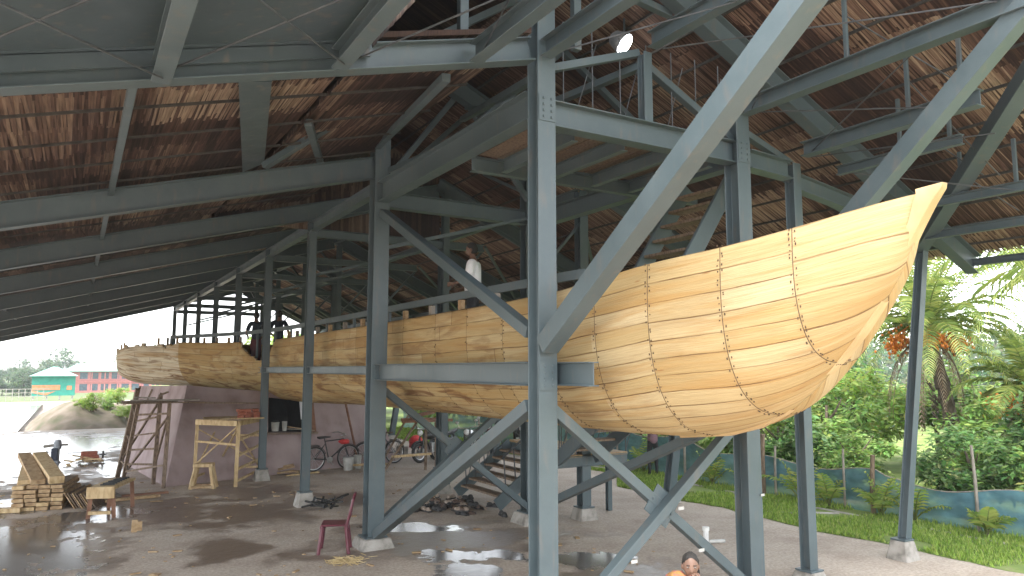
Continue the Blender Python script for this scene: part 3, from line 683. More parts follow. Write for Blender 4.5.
b.add(ring[0], [(0, 1, 2, 3)])
M['stemw'] = noisy('stem_timber', [(.40, .265, .12), (.46, .32, .155), (.51, .38, .20)], 2.5, .5, .1, 20, (3, 1, 1))
b.build('stem', M['stemw'], boat, smooth=True)
# deck, ribs, inner rail
b = MB()
for i in range(0, NI - 1, 4):
    j = min(NI - 1, i + 4)
    if rows[i][1] < 4.8: continue
    def dz(q): y = rows[q][1]; return 3.22 if y < 17 else 3.22 - .42 * min(1, (y - 17) / 4)
    wi = lambda q: max(.05, rows[q][2] * .9 - .12); l = lambda q, s: V((rows[q][0], rows[q][1], dz(q))) + NRM[q] * wi(q) * s
    b.add([l(i, -1), l(i, 1), l(j, 1), l(j, -1)], [(0, 1, 2, 3)])
b.build('deck', M['midwood'], boat)
for i in range(0, NI, 5):
    if rows[i][1] < 7.2 or rows[i][1] > 28.3 or notch[0] - 2 < i < notch[1] + 2: continue
    b = MB()
    p = HP(i, 0, 1) - NRM[i] * .12; b.bar(p + V((0, 0, -.5)), p + V((0, 0, .16)), .07, .09); b.build('rib', M['greywood'] if i % 2 else M['midwood'], boat)
r_ = [i for i in range(NI) if 6.7 < rows[i][1] < 28.0][::3]
pts = [V((rows[i][0], rows[i][1], 3.93 if rows[i][1] < 20 else 3.93 + .0)) + NRM[i] * (rows[i][2] * .9 - .17) for i in r_]
b = MB()
for p, q in zip(pts, pts[1:]): b.bar(p, q, .06, .11)
b.build('guard_rail', ST, boat)
for i in range(0, len(pts), 3):
    b = MB(); b.bar(pts[i] - V((0, 0, .75)), pts[i] - V((0, 0, .055)), .05, .05); b.build('rail_post', ST, boat)
b = MB(); b.bar((3.1, 26.62, 3.35), (3.6, 26.0, 3.72), .03, .03); b.build('loose_batten', M['oldwood'], boat)
# ragged top of the stern planking
b = MB()
for i in (NI - 26, NI - 22, NI - 13, NI - 9):
    p = HP(i, 0, 1) - NRM[i] * .03; h = rnd.uniform(.04, .16); b.bar(p - V((0, 0, .06)), p + V((0, 0, h)), .05, .12)
b.build('rough_rim', M['newwood'], boat)
# ------------------------------------------------------------------ mauve masonry base under the stern
house = thing('mauve_building', 'mauve plastered masonry base with battered walls under the stern of the boat', 'building', (5, 23, 0))
Bq = [V((2.05, 20.05, 0)), V((8.72, 21.85, 0)), V((8.6, 30, 0)), V((1.38, 26.3, 0))]
Tq = [V((2.58, 21.3, 2.42)), V((8.3, 22.35, 1.86)), V((8.1, 29.5, 1.86)), V((1.86, 26.9, 2.3))]
def wall_pt(s, t): return Bq[0].lerp(Bq[1], s).lerp(Tq[0].lerp(Tq[1], s), t)
S = [0, .385, .60, 1]; T = [0, .50, .93, 1]
b = MB()
for i in range(3):
    for j in range(3):
        if i == 1 and j == 1: continue
        b.add([wall_pt(S[i], T[j]), wall_pt(S[i+1], T[j]), wall_pt(S[i+1], T[j+1]), wall_pt(S[i], T[j+1])], [(0, 1, 2, 3)])
for k in (1, 2, 3): n_ = (k + 1) % 4; b.add([Bq[k], Bq[n_], Tq[n_], Tq[k]], [(0, 1, 2, 3)])
b.add(Tq, [(0, 1, 2, 3)])
rc = [wall_pt(S[1], T[1]), wall_pt(S[2], T[1]), wall_pt(S[2], T[2]), wall_pt(S[1], T[2])]; bk = [p + V((-.1, .35, 0)) for p in rc]
for k in range(4): n_ = (k + 1) % 4; b.add([rc[k], rc[n_], bk[n_], bk[k]], [(0, 1, 2, 3)])
b.build('wall', M['plaster'], house)
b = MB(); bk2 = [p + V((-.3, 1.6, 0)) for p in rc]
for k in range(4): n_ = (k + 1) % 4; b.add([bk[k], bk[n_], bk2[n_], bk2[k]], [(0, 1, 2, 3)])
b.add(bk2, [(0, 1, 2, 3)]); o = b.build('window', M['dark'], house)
b = MB(); b.bar(rc[0] + V((-.05, -.03, -.02)), rc[1] + V((.1, -.03, -.02)), .16, .05); b.build('sill', M['oldwood'], o)
b = MB(); b.bar(rc[1] + V((.03, -.02, 0)), rc[2] + V((.03, -.02, 0)), .10, .06); b.build('frame', M['redwood'], o)
b = MB(); p = rc[1].lerp(rc[2], .4) + V((-.2, .1, 0)); q = rc[2] + V((-.2, .1, -.02)); b.bar(p, q, .18, .02); b.build('curtain', M['shirt_white'], o)
# things on the sill
def bucket(name, label, loc, r, h, m, group=None):
    t = thing(name, label, 'bucket', loc, group); b = MB(); b.lathe(loc, [(r*.85, 0), (r, h*.9), (r*1.06, h*.92), (r*1.06, h)], 16); b.build('body', m, t, smooth=False)
    b = MB(); b.tube([V(loc) + V((r*math.cos(a), 0, h*.95 + r*.6*math.sin(a))) for a in [math.pi*i/8 for i in range(9)]], .006, 5); b.build('handle', M['rod'], t); return t
sp = wall_pt(.40, T[1]) + V((.12, .1, .03)); bucket('paint_bucket', 'white paint bucket standing on the dark window sill of the mauve building', sp, .11, .24, M['offwhite'])
bucket('paint_bucket', 'narrow white bucket beside the wider one on the window sill', sp + V((.25, -.02, 0)), .07, .26, M['offwhite'])
for k, nm in enumerate(('upper', 'lower')):
    b = MB(); p = wall_pt(.46, T[1]) + V((0, .05, .1 + k*.07)); b.bar(p, wall_pt(.59, T[1]) + V((.1, .0, .04 + k*.0)), .06, .025, col=None); tag(b.build('loose_plank', M['midwood'] if k else M['greywood']), ('grey board' if not k else 'brown board') + ' lying slanted on the window sill of the mauve building', 'plank')

# ------------------------------------------------------------------ timber work platforms
def poles(t, name, m, lst, w=.06):
    for p, q in lst:
        b = MB(); b.bar(p, q, w * rnd.uniform(.85, 1.15), w * rnd.uniform(.7, 1.0)); b.build(name, m, t)
t = thing('work_platform', 'dark weathered timber trestle with ladder-like rungs against the mauve building', 'scaffold', (1.5, 21, 0))
L1, L2, L3, L4 = ((1.12, 22.4, 0), (1.40, 21.0, 2.35)), ((1.22, 21.7, 0), (1.40, 20.45, 2.05)), ((1.84, 20.72, 0), (1.87, 20.35, 2.2)), ((1.99, 19.85, 0), (2.07, 20.2, 2.0))
poles(t, 'leg', M['oldwood'], [L1, L2, L3, L4], .095)
at_ = lambda L, f: V(L[0]).lerp(V(L[1]), f)
poles(t, 'rung', M['oldwood'], [(at_(L2, f), at_(L3, f)) for f in (.22, .4, .58, .76)] + [(at_(L1, f), at_(L2, f)) for f in (.2, .5, .8)] + [(at_(L2, .12), at_(L4, .27)), (at_(L2, .84), at_(L4, .88))], .05)
poles(t, 'brace', M['oldwood'], [(at_(L2, .1), at_(L4, .85)), (at_(L1, .2), at_(L3, .95)), (at_(L3, .2), at_(L4, .9))], .045)
b = MB()
for i in range(4): b.bar((1.12 + rnd.uniform(-.1, .1), 20.15 + i*.16, 2.02 + .012*i), (2.35 + rnd.uniform(-.2, .2), 20.15 + i*.17, 2.03 + .012*i), .15, .03)
b.build('platform', M['oldwood'], t)
for k, (p, q, w, lb) in enumerate((((1.2, 20.1, 2.1), (2.75, 20.2, 2.08), .16, 'pale plank laid across the top of the dark timber trestle'), ((1.95, 20.5, 2.03), (4.25, 20.4, 1.95), .2, 'long plank bridging from the dark trestle to the steel column'), ((1.3, 20.4, 2.16), (1.75, 20.3, 2.14), .1, 'short offcut on top of the dark timber trestle'), ((1.85, 20.45, 2.2), (2.05, 20.5, 2.28), .1, 'small block propped on the dark trestle'))):
    b = MB(); b.bar(p, q, w, .035); tag(b.build('loose_plank', M['oldwood'] if k % 2 else M['greywood']), lb, 'plank')
for k, (x, y) in enumerate(((1.36, 21.1), (1.62, 20.9), (1.80, 20.5))):
    b = MB(); b.bar((x, y, 2.06), (x + .1, y - .02, 2.42 - .08*k), .06, .04); tag(b.build('upright_batten', M['oldwood']), ('tallest', 'middle', 'shortest')[k] + ' of three dark battens standing up behind the trestle', 'batten')
t = thing('work_platform', 'fresh pale timber frame table with cross braces in front of the mauve building', 'scaffold', (3.3, 19.8, 0))
A, Bb, Cc, Dd = (2.67, 19.9, 0), (3.53, 19.25, 0), (3.42, 21.2, 0), (4.34, 20.5, 0)
H = 1.52
poles(t, 'leg', M['newwood'], [(p, (p[0] + .02, p[1], H)) for p in (A, Bb, Cc, Dd)], .075)
up_ = lambda p, z: (p[0], p[1], z)
poles(t, 'rail', M['newwood'], [(up_(A, 1.08), up_(Bb, 1.0)), (up_(Bb, .4), up_(Dd, .48)), (up_(Bb, .72), up_(Dd, .85)), (up_(Bb, 1.1), up_(Dd, 1.22)), (up_(Cc, .25), up_(Dd, .28)), (up_(A, .2), up_(Cc, .25)), (up_(Bb, .12), up_(Dd, .2)), (up_(Cc, 1.1), up_(Dd, 1.1))], .06)
poles(t, 'brace', M['newwood'], [(up_(A, .3), up_(Cc, 1.45)), (up_(A, 1.4), up_(Dd, .4)), (up_(Cc, .3), up_(Bb, 1.4)), (up_(Bb, 1.3), up_(Dd, .3)), (up_(A, .5), up_(Bb, 1.45))], .035)
b = MB(); b.bar(up_(A, H + .03), up_(Bb, H - .0), .12, .13); b.bar(up_(Bb, H + .0), up_(Dd, H + .02), .12, .12); b.bar((2.9, 20.3, H + .08), (4.3, 20.2, H + .08), .9, .03); b.build('table_top', M['newwood'], t)
for i in range(9):
    b = MB(); b.box((3.72 + (i % 3)*.17 + rnd.uniform(-.02, .02), 19.9 + rnd.uniform(-.08, .08), H + .13 + (i // 3)*.075), (.16, .24, .07), Matrix.Rotation(rnd.uniform(-.2, .2), 3, 'Z')); tag(b.build('brick', M['redbrick'], bevel=.008), 'dark red brick stacked on the pale timber frame table', 'brick', 'bricks stacked on the timber table')
# stool, saw bench
t = thing('wooden_stool', 'small pale wooden stool with splayed legs before the timber frame table', 'stool', (2.83, 19.35, 0))
b = MB(); b.bar((2.60, 19.45, .55), (3.02, 19.3, .55), .3, .08); b.build('seat', M['newwood'], t, bevel=.01)
c = V((2.82, 19.38, 0)); dx, dy = V((.94, -.33, 0)), V((.33, .94, 0))
ft = {}
for sx_ in (-1, 1):
    for sy in (-1, 1):
        p = c + dx*.27*sx_ + dy*.16*sy; ft[sx_, sy] = p; b = MB(); b.bar(p, c + dx*.17*sx_ + dy*.1*sy + V((0, 0, .52)), .075, .075); b.build('leg', M['newwood'], t)
for sy in (-1, 1): b = MB(); b.bar(ft[-1, sy] + V((0, 0, .05)), ft[1, sy] + V((0, 0, .05)), .06, .06); b.build('stretcher', M['midwood'], t)
t = thing('saw_bench', 'yellowish saw bench with reddish legs standing in the puddle by the lumber', 'bench', (.75, 16.9, 0))
b = MB(); c0, c1 = V((.56, 16.5, .56)), V((1.0, 17.7, .56)); b.bar(c0, c1, .48, .05); b.build('top', M['newwood'], t, bevel=.006)
nx = (c1 - c0).cross(V((0, 0, 1))).normalized()
b = MB(); b.bar(c0 - nx*.25 + V((0, -.03, -.07)), c0 + nx*.25 + V((0, -.03, -.07)), .05, .22); b.build('apron', M['newwood'], t, bevel=.006)
for f in (.06, .94):
    for s in (-1, 1):
        p = c0.lerp(c1, f) + nx*.19*s; b = MB(); b.bar(p - V((0, 0, .02)), V((p.x + nx.x*.04*s, p.y + nx.y*.04*s, 0)), .075, .075); b.build('leg', M['redwood'], t)
b = MB(); b.bar(c0 - nx*.2 - V((0, 0, .45)), c0 + nx*.2 - V((0, 0, .45)), .06, .06); b.build('stretcher', M['newwood'], t)
b = MB()
for i in range(7): b.bar((.55 + i*.05, 16.75 + i*.12, .60 + .01*(i % 2)), (.80 + i*.05, 16.7 + i*.15, .605), .03, .025)
tag(b.build('chisel_roll', M['black']), 'heap of dark tools lying on the yellowish saw bench', 'tools')

# ------------------------------------------------------------------ lumber pile
lx = V((.97, -.22, 0)); ly = V((.22, .97, 0)); base = V((-1.0, 18.15, 0))
def plank(p, d, L, w, h, m, label, group=None, up=V((0, 0, 1))):
    b = MB(); d = V(d).normalized(); b.bar(p, V(p) + d * L, w, h, up=up); o = b.build('plank', m, bevel=.004); return tag(o, label, 'plank', group)
for layer in range(6):
    for i in range(4):
        w = .21
        p = base + lx*(.14 + i*.235 + rnd.uniform(-.02, .02)) + ly*rnd.uniform(-.08, .08) + V((0, 0, .04 + layer*.085))
        plank(p, ly + lx*rnd.uniform(-.06, .06), 1.5 + rnd.uniform(-.2, .3), w, .07, M['midwood'] if rnd.random() < .75 else M['newwood'], 'sawn brown plank stacked flat in the lumber pile', 'planks stacked in the lumber pile')
plank(base + lx*.22 + ly*.1 + V((0, 0, .56)), ly + V((-.22, 0, .13)), 2.0, .23, .09, M['newwood'], 'thick plank tilted up on the left of the lumber pile', None)
plank(base + lx*.50 + ly*.0 + V((0, 0, .57)), ly + V((-.38, 0, .15)), 2.3, .25, .10, M['midwood'], 'thick plank tilted up in the middle of the lumber pile')
plank(base + lx*.84 + ly*(-.02) + V((0, 0, .60)), ly + V((-.40, 0, .14)), 2.2, .27, .15, M['newwood'], 'thickest beam tilted up on the right of the lumber pile')
plank(base + lx*(-.25) + ly*(-.05) + V((0, 0, .05)), lx, .5, .2, .09, M['newwood'], 'short pale block lying left of the lumber pile')
for i in range(9):
    up = (V((0, 0, .85)) - lx*.55).normalized()
    plank(base + lx*(1.08 + i*.05) + ly*(.02*(i % 3)) + V((0, 0, .17 - .006*i)), ly + lx*.05, 1.1 + .05*(i % 4), .022, .40 - .03*(i % 3), M['oldwood'] if i % 3 else M['midwood'], 'thin weathered board leaning on edge against the lumber pile', 'thin boards leaning on the lumber pile', up=up)
for i in range(3): plank(V((.42 + .26*i, 18.9 - .1*i, .06 + .05*(i == 1))), V((-.25, 1, .05)), 1.5, .22, .05, M['greywood'], ('leftmost', 'middle', 'rightmost')[i] + ' of three grey boards lying between the lumber and the saw bench')
plank(V((.7, 18.3, .05)), V((1, .15, 0)), 1.1, .12, .06, M['midwood'], 'brown timber lying behind the saw bench legs')
plank(V((1.0, 18.8, .05)), V((1, .05, 0)), 1.0, .1, .05, M['redwood'], 'reddish timber lying behind the saw bench')
plank(V((-1.9, 20.4, .05)), V((1, .2, 0)), .9, .1, .06, M['greywood'], 'grey timber lying on the wet ground beyond the lumber pile')
b = MB(); rr = random.Random(3)
for i in range(90): p = V((-1.35 + rr.gauss(0, .13), 18.2 + rr.gauss(0, .2), .02 + abs(rr.gauss(0, .1)))); b.box(p, (.1, .02, .012), Matrix.Rotation(rr.uniform(0, 3), 3, 'Z') @ Matrix.Rotation(rr.uniform(-.7, .7), 3, 'X'))
tag(b.build('shavings_heap', M['straw']), 'yellow heap of wood shavings at the left end of the lumber pile', 'wood shavings')
b = MB(); b.bar((1.05, 14.85, .0), (1.06, 14.87, .21), .09, .08); b.box((1.13, 14.86, .1), (.09, .09, .16)); tag(b.build('wood_offcut', M['midwood']), 'short block of wood standing alone on the wet floor', 'offcut')
# pump-like stand and debris out in the flooded yard
t = thing('hand_pump', 'grey hand pump with dark cloth standing in the flooded yard', 'pump', (-.33, 26.9, 0))
b = MB(); b.lathe((-.33, 26.9, 0), [(.12, 0), (.08, .05), (.07, .08), (.07, .40), (.11, .42), (.11, .60), (.08, .68), (.04, .69)], 14); b.build('body', M['greyblue'], t)
b = MB(); b.tube([(-.33, 26.9, .54), (-.70, 26.9, .50)], .045, 8); b.tube([(-.33, 26.9, .53), (-.05, 26.9, .53)], .03, 8); b.build('handle', M['greywood'], t)
b = MB(); b.tube([(-.80, 26.8, .0), (-.58, 26.85, .36)], .04, 8); b.build('prop', M['greyblue'], t)
b = MB(); b.box((-.4, 26.8, .26), (.18, .05, .38)); tag(b.build('hanging_cloth', M['blue'], bevel=.02), 'dark blue cloth hanging on the grey hand pump', 'cloth')
rr = random.Random(9)
for i in range(16):
    p = V((.1 + rr.uniform(-.35, .75), 26.5 + rr.uniform(-.6, .5), .03 + rr.random()*.14)); b = MB(); b.bar(p, p + V((rr.uniform(-.5, .5), rr.uniform(-.2, .2), rr.uniform(-.05, .12))), .1, .035)
    tag(b.build('wood_scrap', M['newwood'] if i % 3 else M['oldwood']), 'scrap of wood on the debris heap beyond the lumber pile', 'wood scrap', 'wood scraps on the debris heap')
t = thing('engine', 'small red engine with black wheel on the debris heap in the yard', 'engine', (.55, 26.6, .1))
b = MB(); b.tube([(.3, 26.6, .24), (.75, 26.6, .24)], .09, 12); b.box((.55, 26.6, .14), (.5, .25, .12)); b.build('body', M['redbrick'], t, bevel=.02)
b = MB(); b.torus((.9, 26.6, .2), .09, .03, (1, 0, 0), 18, 6); b.lathe((.9, 26.6, .19), [(.1, 0), (.1, .03)], 12); b.build('wheel', M['black'], t)

# ------------------------------------------------------------------ bicycles
def bicycle(label, loc, rz, seat_m):
    t = thing('bicycle', label, 'bicycle', (0, 0, 0), 'bicycles leaning at the mauve building')
    for x in (-.52, .52):
        b = MB(); b.torus((x, 0, .34), .325, .022, (0, 1, 0), 30, 6); w_ = b.build('wheel', M['black'], t)
        b = MB(); b.torus((x, 0, .34), .295, .012, (0, 1, 0), 30, 5); b.tube([(x, -.05, .34), (x, .05, .34)], .025, 8)
        for i in range(14): a = 2*math.pi*i/14; b.tube([(x, .02*(-1)**i, .34), (x + .295*math.cos(a), 0, .34 + .295*math.sin(a))], .003, 4)
        b.build('rim', M['chrome'], w_)
    b = MB(); bb = (-.08, 0, .30); st = (-.22, 0, .82); hd = (.36, 0, .86); hl = (.40, 0, .68)
    for p, q, r in ((bb, st, .017), (st, hd, .017), (bb, hl, .019), (hd, hl, .02), (bb, (-.52, .06, .34), .012), (bb, (-.52, -.06, .34), .012), ((-.2, 0, .76), (-.52, .06, .34), .01), ((-.2, 0, .76), (-.52, -.06, .34), .01), (hl, (.52, .05, .34), .013), (hl, (.52, -.05, .34), .013)): b.tube([p, q], r, 6)
    b.build('frame', M['blackmetal'], t)
    b = MB(); b.tube([(.36, 0, .86), (.34, 0, 1.0)], .014, 6); b.tube([(.12, -.27, 1.0), (.28, -.25, 1.03), (.36, -.1, 1.0), (.36, .1, 1.0), (.28, .25, 1.03), (.12, .27, 1.0)], .013, 6); b.build('handlebar', M['chrome'], t)
    b = MB(); b.tube([(-.22, 0, .8), (-.25, 0, .93)], .013, 6); b.add([(-.42, -.10, .95), (-.42, .10, .95), (-.2, .05, .96), (-.06, 0, .95), (-.2, -.05, .96), (-.42, -.1, .9), (-.42, .1, .9), (-.2, .05, .92), (-.06, 0, .92), (-.2, -.05, .92)],
        [(0, 4, 3, 2, 1), (5, 6, 7, 8, 9), (0, 1, 6, 5), (1, 2, 7, 6), (2, 3, 8, 7), (3, 4, 9, 8), (4, 0, 5, 9)]); b.build('saddle', seat_m, t)
    b = MB(); b.box((-.58, 0, .71), (.36, .13, .015)); b.tube([(-.72, .05, .7), (-.52, .06, .34)], .006, 5); b.tube([(-.72, -.05, .7), (-.52, -.06, .34)], .006, 5); b.build('carrier', M['blackmetal'], t)
    b = MB(); b.lathe((0, 0, 0), [(.09, -.004), (.09, .004)], 18)
    b.v = [(p[0] - .08, p[2] - .07, p[1] + .30) for p in b.v]; b.tube([(.02, -.1, .16), (-.08, -.1, .3), (-.08, .1, .3), (-.18, .1, .44)], .012, 5); b.build('crank', M['chrome'], t)
    for x in (-.52, .52):
        b = MB(); b.tube([(x + .365*math.cos(a), 0, .34 + .365*math.sin(a)) for a in [R(20 + 14*i) for i in range(11)]], .012, 6); b.build('mudguard', M['blackmetal'], t)
    t.location = loc; t.rotation_euler = (R(4), 0, rz); return t
bicycle('black bicycle beside white buckets, leaning at the mauve wall', (6.42, 21.0, 0), R(8), M['black'])
bicycle('black bicycle half hidden by the wide steel column, at the corner of the mauve building', (8.05, 21.45, 0), R(190), M['leather'])
bucket('paint_bucket', 'white bucket with dark stripe behind the rear wheel of the bicycle', (6.85, 20.75, 0), .15, .36, M['offwhite']); bucket('paint_bucket', 'white bucket right of the striped one by the bicycle', (7.18, 20.95, 0), .12, .38, M['offwhite'])
b = MB(); b.ball((6.78, 20.93, .78), (.17, .1, .07), 10, 6, jit=.15, rn=random.Random(2)); tag(b.build('red_cloth', M['red'], smooth=True), 'red cloth bundle on the carrier of the bicycle', 'cloth')
b = MB(); b.tube([(7.25, 20.95, 0), (7.02, 21.7, 1.9)], .035, 8); tag(b.build('wooden_pole', M['redwood']), 'dark wooden pole leaning against the mauve wall between the bicycles', 'pole')
# trestle with slanted poles beyond the second bicycle
t = thing('wooden_trestle', 'rough wooden trestle of slanted poles with boards on top, beside the second bicycle', 'trestle', (8.4, 19.7, 0))
poles(t, 'leg', M['oldwood'], [((7.48, 19.66, 0), (8.62, 19.75, 1.5)), ((7.75, 20.7, 0), (8.62, 20.3, 1.75)), ((8.75, 19.65, 0), (8.75, 19.65, 1.38)), ((9.0, 19.5, 0), (9.0, 19.5, 1.38)), ((9.35, 20.1, 0), (9.2, 20.0, 1.38))], .06)
poles(t, 'top_board', M['redwood'], [((8.0, 19.6, 1.38), (9.55, 19.6, 1.38)), ((8.1, 19.9, 1.42), (9.5, 19.95, 1.4)), ((8.3, 19.75, 1.5), (9.1, 19.85, 1.62))], .1)
poles(t, 'rail', M['newwood'], [((7.75, 19.7, .42), (8.9, 19.6, .45))], .07)
rr = random.Random(5)
for (x, y, n_, m_, lb, g) in ((7.1, 20.3, 7, 'newwood', 'pale offcut lying in front of the wide steel column', 'offcuts before the bicycles'), (5.1, 20.9, 9, 'midwood', 'brown offcut lying below the window of the mauve building', 'offcuts below the window')):
    for i in range(n_):
        p = V((x + rr.uniform(-.25, .45), y + rr.uniform(-.25, .3), .03 + rr.random()*.16)); b = MB(); b.bar(p, p + V((rr.uniform(.15, .45), rr.uniform(-.2, .2), rr.uniform(-.04, .08))), .1, .05)
        tag(b.build('wood_offcut', M[m_]), lb, 'offcut', g)
b = MB(); b.bar((5.0, 20.3, .03), (5.95, 20.55, .03), .08, .04); tag(b.build('loose_plank', M['newwood']), 'thin pale plank lying flat in front of the mauve wall', 'plank')

# ------------------------------------------------------------------ plastic chair, rags, straw
t = thing('plastic_chair', 'maroon plastic chair standing beside the wide steel column', 'chair', (0, 0, 0))
b = MB(); b.box((0, 0, .43), (.42, .42, .03)); b.box((0, .2, .40), (.42, .03, .06)); b.box((0, -.2, .40), (.42, .03, .06)); b.build('seat', M['maroon'], t, bevel=.012)
for sx_ in (-1, 1):
    for sy in (-1, 1): b = MB(); b.bar((sx_*.22, sy*.23, 0), (sx_*.18, sy*.18, .42), .05, .045); b.build('leg', M['maroon'], t, bevel=.008)
bk_ = MB()
for s in (-1, 1): bk_.tube([(s*.2, -.19, .43), (s*.21, -.235, .62), (s*.18, -.28, .82), (s*.10, -.295, .87)], .022, 8)
bk_.tube([(-.11, -.295, .87), (0, -.30, .885), (.11, -.295, .87)], .024, 8); bk_.tube([(-.2, -.23, .55), (0, -.25, .56), (.2, -.23, .55)], .016, 8)
for i in range(5): x = -.12 + i*.06; bk_.bar((x, -.245, .56), (x*.9, -.295, .86), .03, .012, up=V((0, 1, 0)))
bk_.build('backrest', M['maroon'], t)
t.location = (3.68, 11.72, 0); t.rotation_euler = (0, 0, R(68))
rr = random.Random(4); b = MB()
for i in range(140): p = V((3.62 + rr.gauss(0, .12), 10.95 + rr.gauss(0, .09), .01 + abs(rr.gauss(0, .025)))); b.box(p, (.14, .008, .005), Matrix.Rotation(rr.uniform(0, 3.1), 3, 'Z') @ Matrix.Rotation(rr.uniform(-.25, .25), 3, 'Y'))
tag(b.build('straw_tuft', M['straw']), 'yellow tuft of straw on the floor in front of the maroon chair', 'straw')
b = MB()
for i in range(26): p = V((4.62 + rr.gauss(0, .16), 15.4 + rr.gauss(0, .12), .03 + rr.random()*.12)); b.bar(p, p + V((rr.uniform(-.3, .3), rr.uniform(-.2, .2), rr.uniform(-.06, .1))), .04, .03)
tag(b.build('scrap_heap', M['black']), 'small heap of black scrap rods beside the footing of the thin column', 'scrap heap')
t = thing('pipe_stub', 'white plastic pipe standing up from the concrete floor near the grass', 'pipe', (9.12, 9.14, 0))
b = MB(); b.tube([(9.12, 9.14, 0), (9.12, 9.14, .24)], .045, 14); b.lathe((9.12, 9.14, .2), [(.058, 0), (.058, .06)], 14); b.build('upright', M['white'], t)
b = MB(); b.tube([(9.14, 9.1, .03), (9.40, 9.0, .03)], .03, 12); b.build('elbow', M['offwhite'], t)
# shoes at the foot of the stair
def shoe(m):
    t = thing('shoe', 'worn shoe in the heap of footwear at the foot of the lower stair', 'shoe', (0, 0, 0), 'footwear heaped at the foot of the stair')
    b = MB(); pr = [(-.13, .035), (-.10, .045), (0, .04), (.08, .05), (.13, .035), (.15, .01)]
    b.add([(x, s*w, z) for z in (0, .025) for x, w in pr for s in (-1, 1)], [(2*i, 2*i+1, 2*i+3, 2*i+2) for i in range(5)] + [(12+2*i, 12+2*i+2, 12+2*i+3, 12+2*i+1) for i in range(5)] + [(2*i, 2*i+2, 14+2*i, 12+2*i) for i in range(5)] + [(2*i+1, 13+2*i, 15+2*i, 2*i+3) for i in range(5)] + [(0, 12, 13, 1), (10, 11, 23, 22)])
    b.build('sole', M['black'], t)
    b = MB(); b.ball((.06, 0, .04), (.085, .045, .045), 10, 6); b.ball((-.07, 0, .045), (.06, .04, .045), 10, 6); b.build('upper', m, t, smooth=True); return t
rr = random.Random(8); protos = [shoe(M['leather']), shoe(M['shoe_tan']), shoe(M['black'])]
for i in range(46):
    o = protos[i] if i < 3 else copy_tree(protos[rr.randrange(3)])
    o.location = (6.95 + rr.gauss(0, .36) - .12, 14.1 + rr.gauss(0, .5), .0 + (.05 if rr.random() < .4 else 0)); o.rotation_euler = (rr.choice((0, 0, 0, 1.2)), 0, rr.uniform(0, 6.3)); o.scale = (1.1,) * 3

# ------------------------------------------------------------------ motorcycles
def motorcycle(label, loc, rz, m):
    t = thing('motorcycle', label, 'motorcycle', (0, 0, 0), 'motorcycles parked beyond the shed')
    for x in (-.62, .64):
        b = MB(); b.torus((x, 0, .3), .26, .05, (0, 1, 0), 26, 8); w_ = b.build('wheel', M['black'], t); b = MB(); b.lathe((0, 0, 0), [(.06, -.05), (.06, .05)], 10); b.v = [(p[0] + x, p[2], p[1] + .3) for p in b.v]
        for i in range(6): a = math.pi*i/3; b.bar((x, 0, .3), (x + .22*math.cos(a), 0, .3 + .22*math.sin(a)), .03, .03, up=V((0, 1, 0)))
        b.torus((x, 0, .3), .21, .02, (0, 1, 0), 24, 5); b.build('rim', M['chrome'], w_)
    b = MB(); b.ball((.14, 0, .80), (.30, .14, .14), 14, 9); b.build('tank', m, t, smooth=True)
    b = MB(); b.add([(x, s*w, z) for x, w, z in ((-.14, .11, .82), (-.5, .13, .80), (-.86, .09, .88), (-.86, .08, .80), (-.5, .12, .70), (-.14, .10, .72)) for s in (-1, 1)], [(0, 1, 3, 2), (2, 3, 5, 4), (4, 5, 7, 6), (6, 7, 9, 8), (8, 9, 11, 10), (10, 11, 1, 0), (0, 2, 8, 10), (2, 4, 6, 8), (1, 11, 9, 3), (3, 9, 7, 5)]); b.build('saddle', M['black'], t, bevel=.02)
    b = MB(); b.box((.02, 0, .42), (.34, .24, .30)); b.tube([(.1, .15, .3), (-.3, .17, .26), (-.85, .17, .34)], [.03, .035, .05], 8); b.build('engine', M['chrome'], t, bevel=.03)
    b = MB()
    for s in (-1, 1): b.tube([(.64, s*.09, .3), (.42, s*.09, .95)], .03, 8); b.tube([(-.62, s*.1, .3), (-.45, s*.11, .72)], .035, 8)
    b.tube([(.36, 0, .82), (-.1, 0, .62), (-.62, 0, .3)], .03, 6); b.tube([(.36, 0, .82), (.15, 0, .3), (-.1, 0, .25)], .025, 6); b.build('frame', M['blackmetal'], t)
    b = MB(); b.tube([(.30, -.36, 1.04), (.38, -.2, 1.02), (.42, 0, 1.0), (.38, .2, 1.02), (.30, .36, 1.04)], .016, 6); b.build('handlebar', M['chrome'], t)
    for s in (-1, 1): b = MB(); b.tube([(.36, s*.26, 1.03), (.40, s*.30, 1.2)], .008, 5); b.ball((.40, s*.31, 1.22), (.02, .06, .04), 8, 5); b.build('mirror', M['chrome'], t)
    b = MB(); b.ball((.55, 0, .90), (.09, .09, .09), 12, 8); b.build('headlight', M['white'], t, smooth=True)
    b = MB(); b.tube([(.64 + .33*math.cos(a), 0, .3 + .33*math.sin(a)) for a in [R(30 + 12*i) for i in range(9)]], .05, 6); b.tube([(-.62 + .33*math.cos(a), 0, .3 + .33*math.sin(a)) for a in [R(40 + 14*i) for i in range(9)]], .05, 6); b.build('mudguard', m, t)
    t.location = loc; t.rotation_euler = (R(7), 0, rz); return t
motorcycle('dark motorcycle, nearest of those parked past the stair, left of the others', (9.85, 21.4, 0), R(200), M['blackmetal'])
motorcycle('grey motorcycle with white headlight parked between two others', (10.5, 22.0, 0), R(215), M['greyblue'])
motorcycle('pale motorcycle parked farthest from the trestle among the left group', (11.1, 21.2, 0), R(230), M['chrome'])
motorcycle('dark red motorcycle parked behind the lower stair railing', (12.7, 22.9, 0), R(240), M['maroon'])
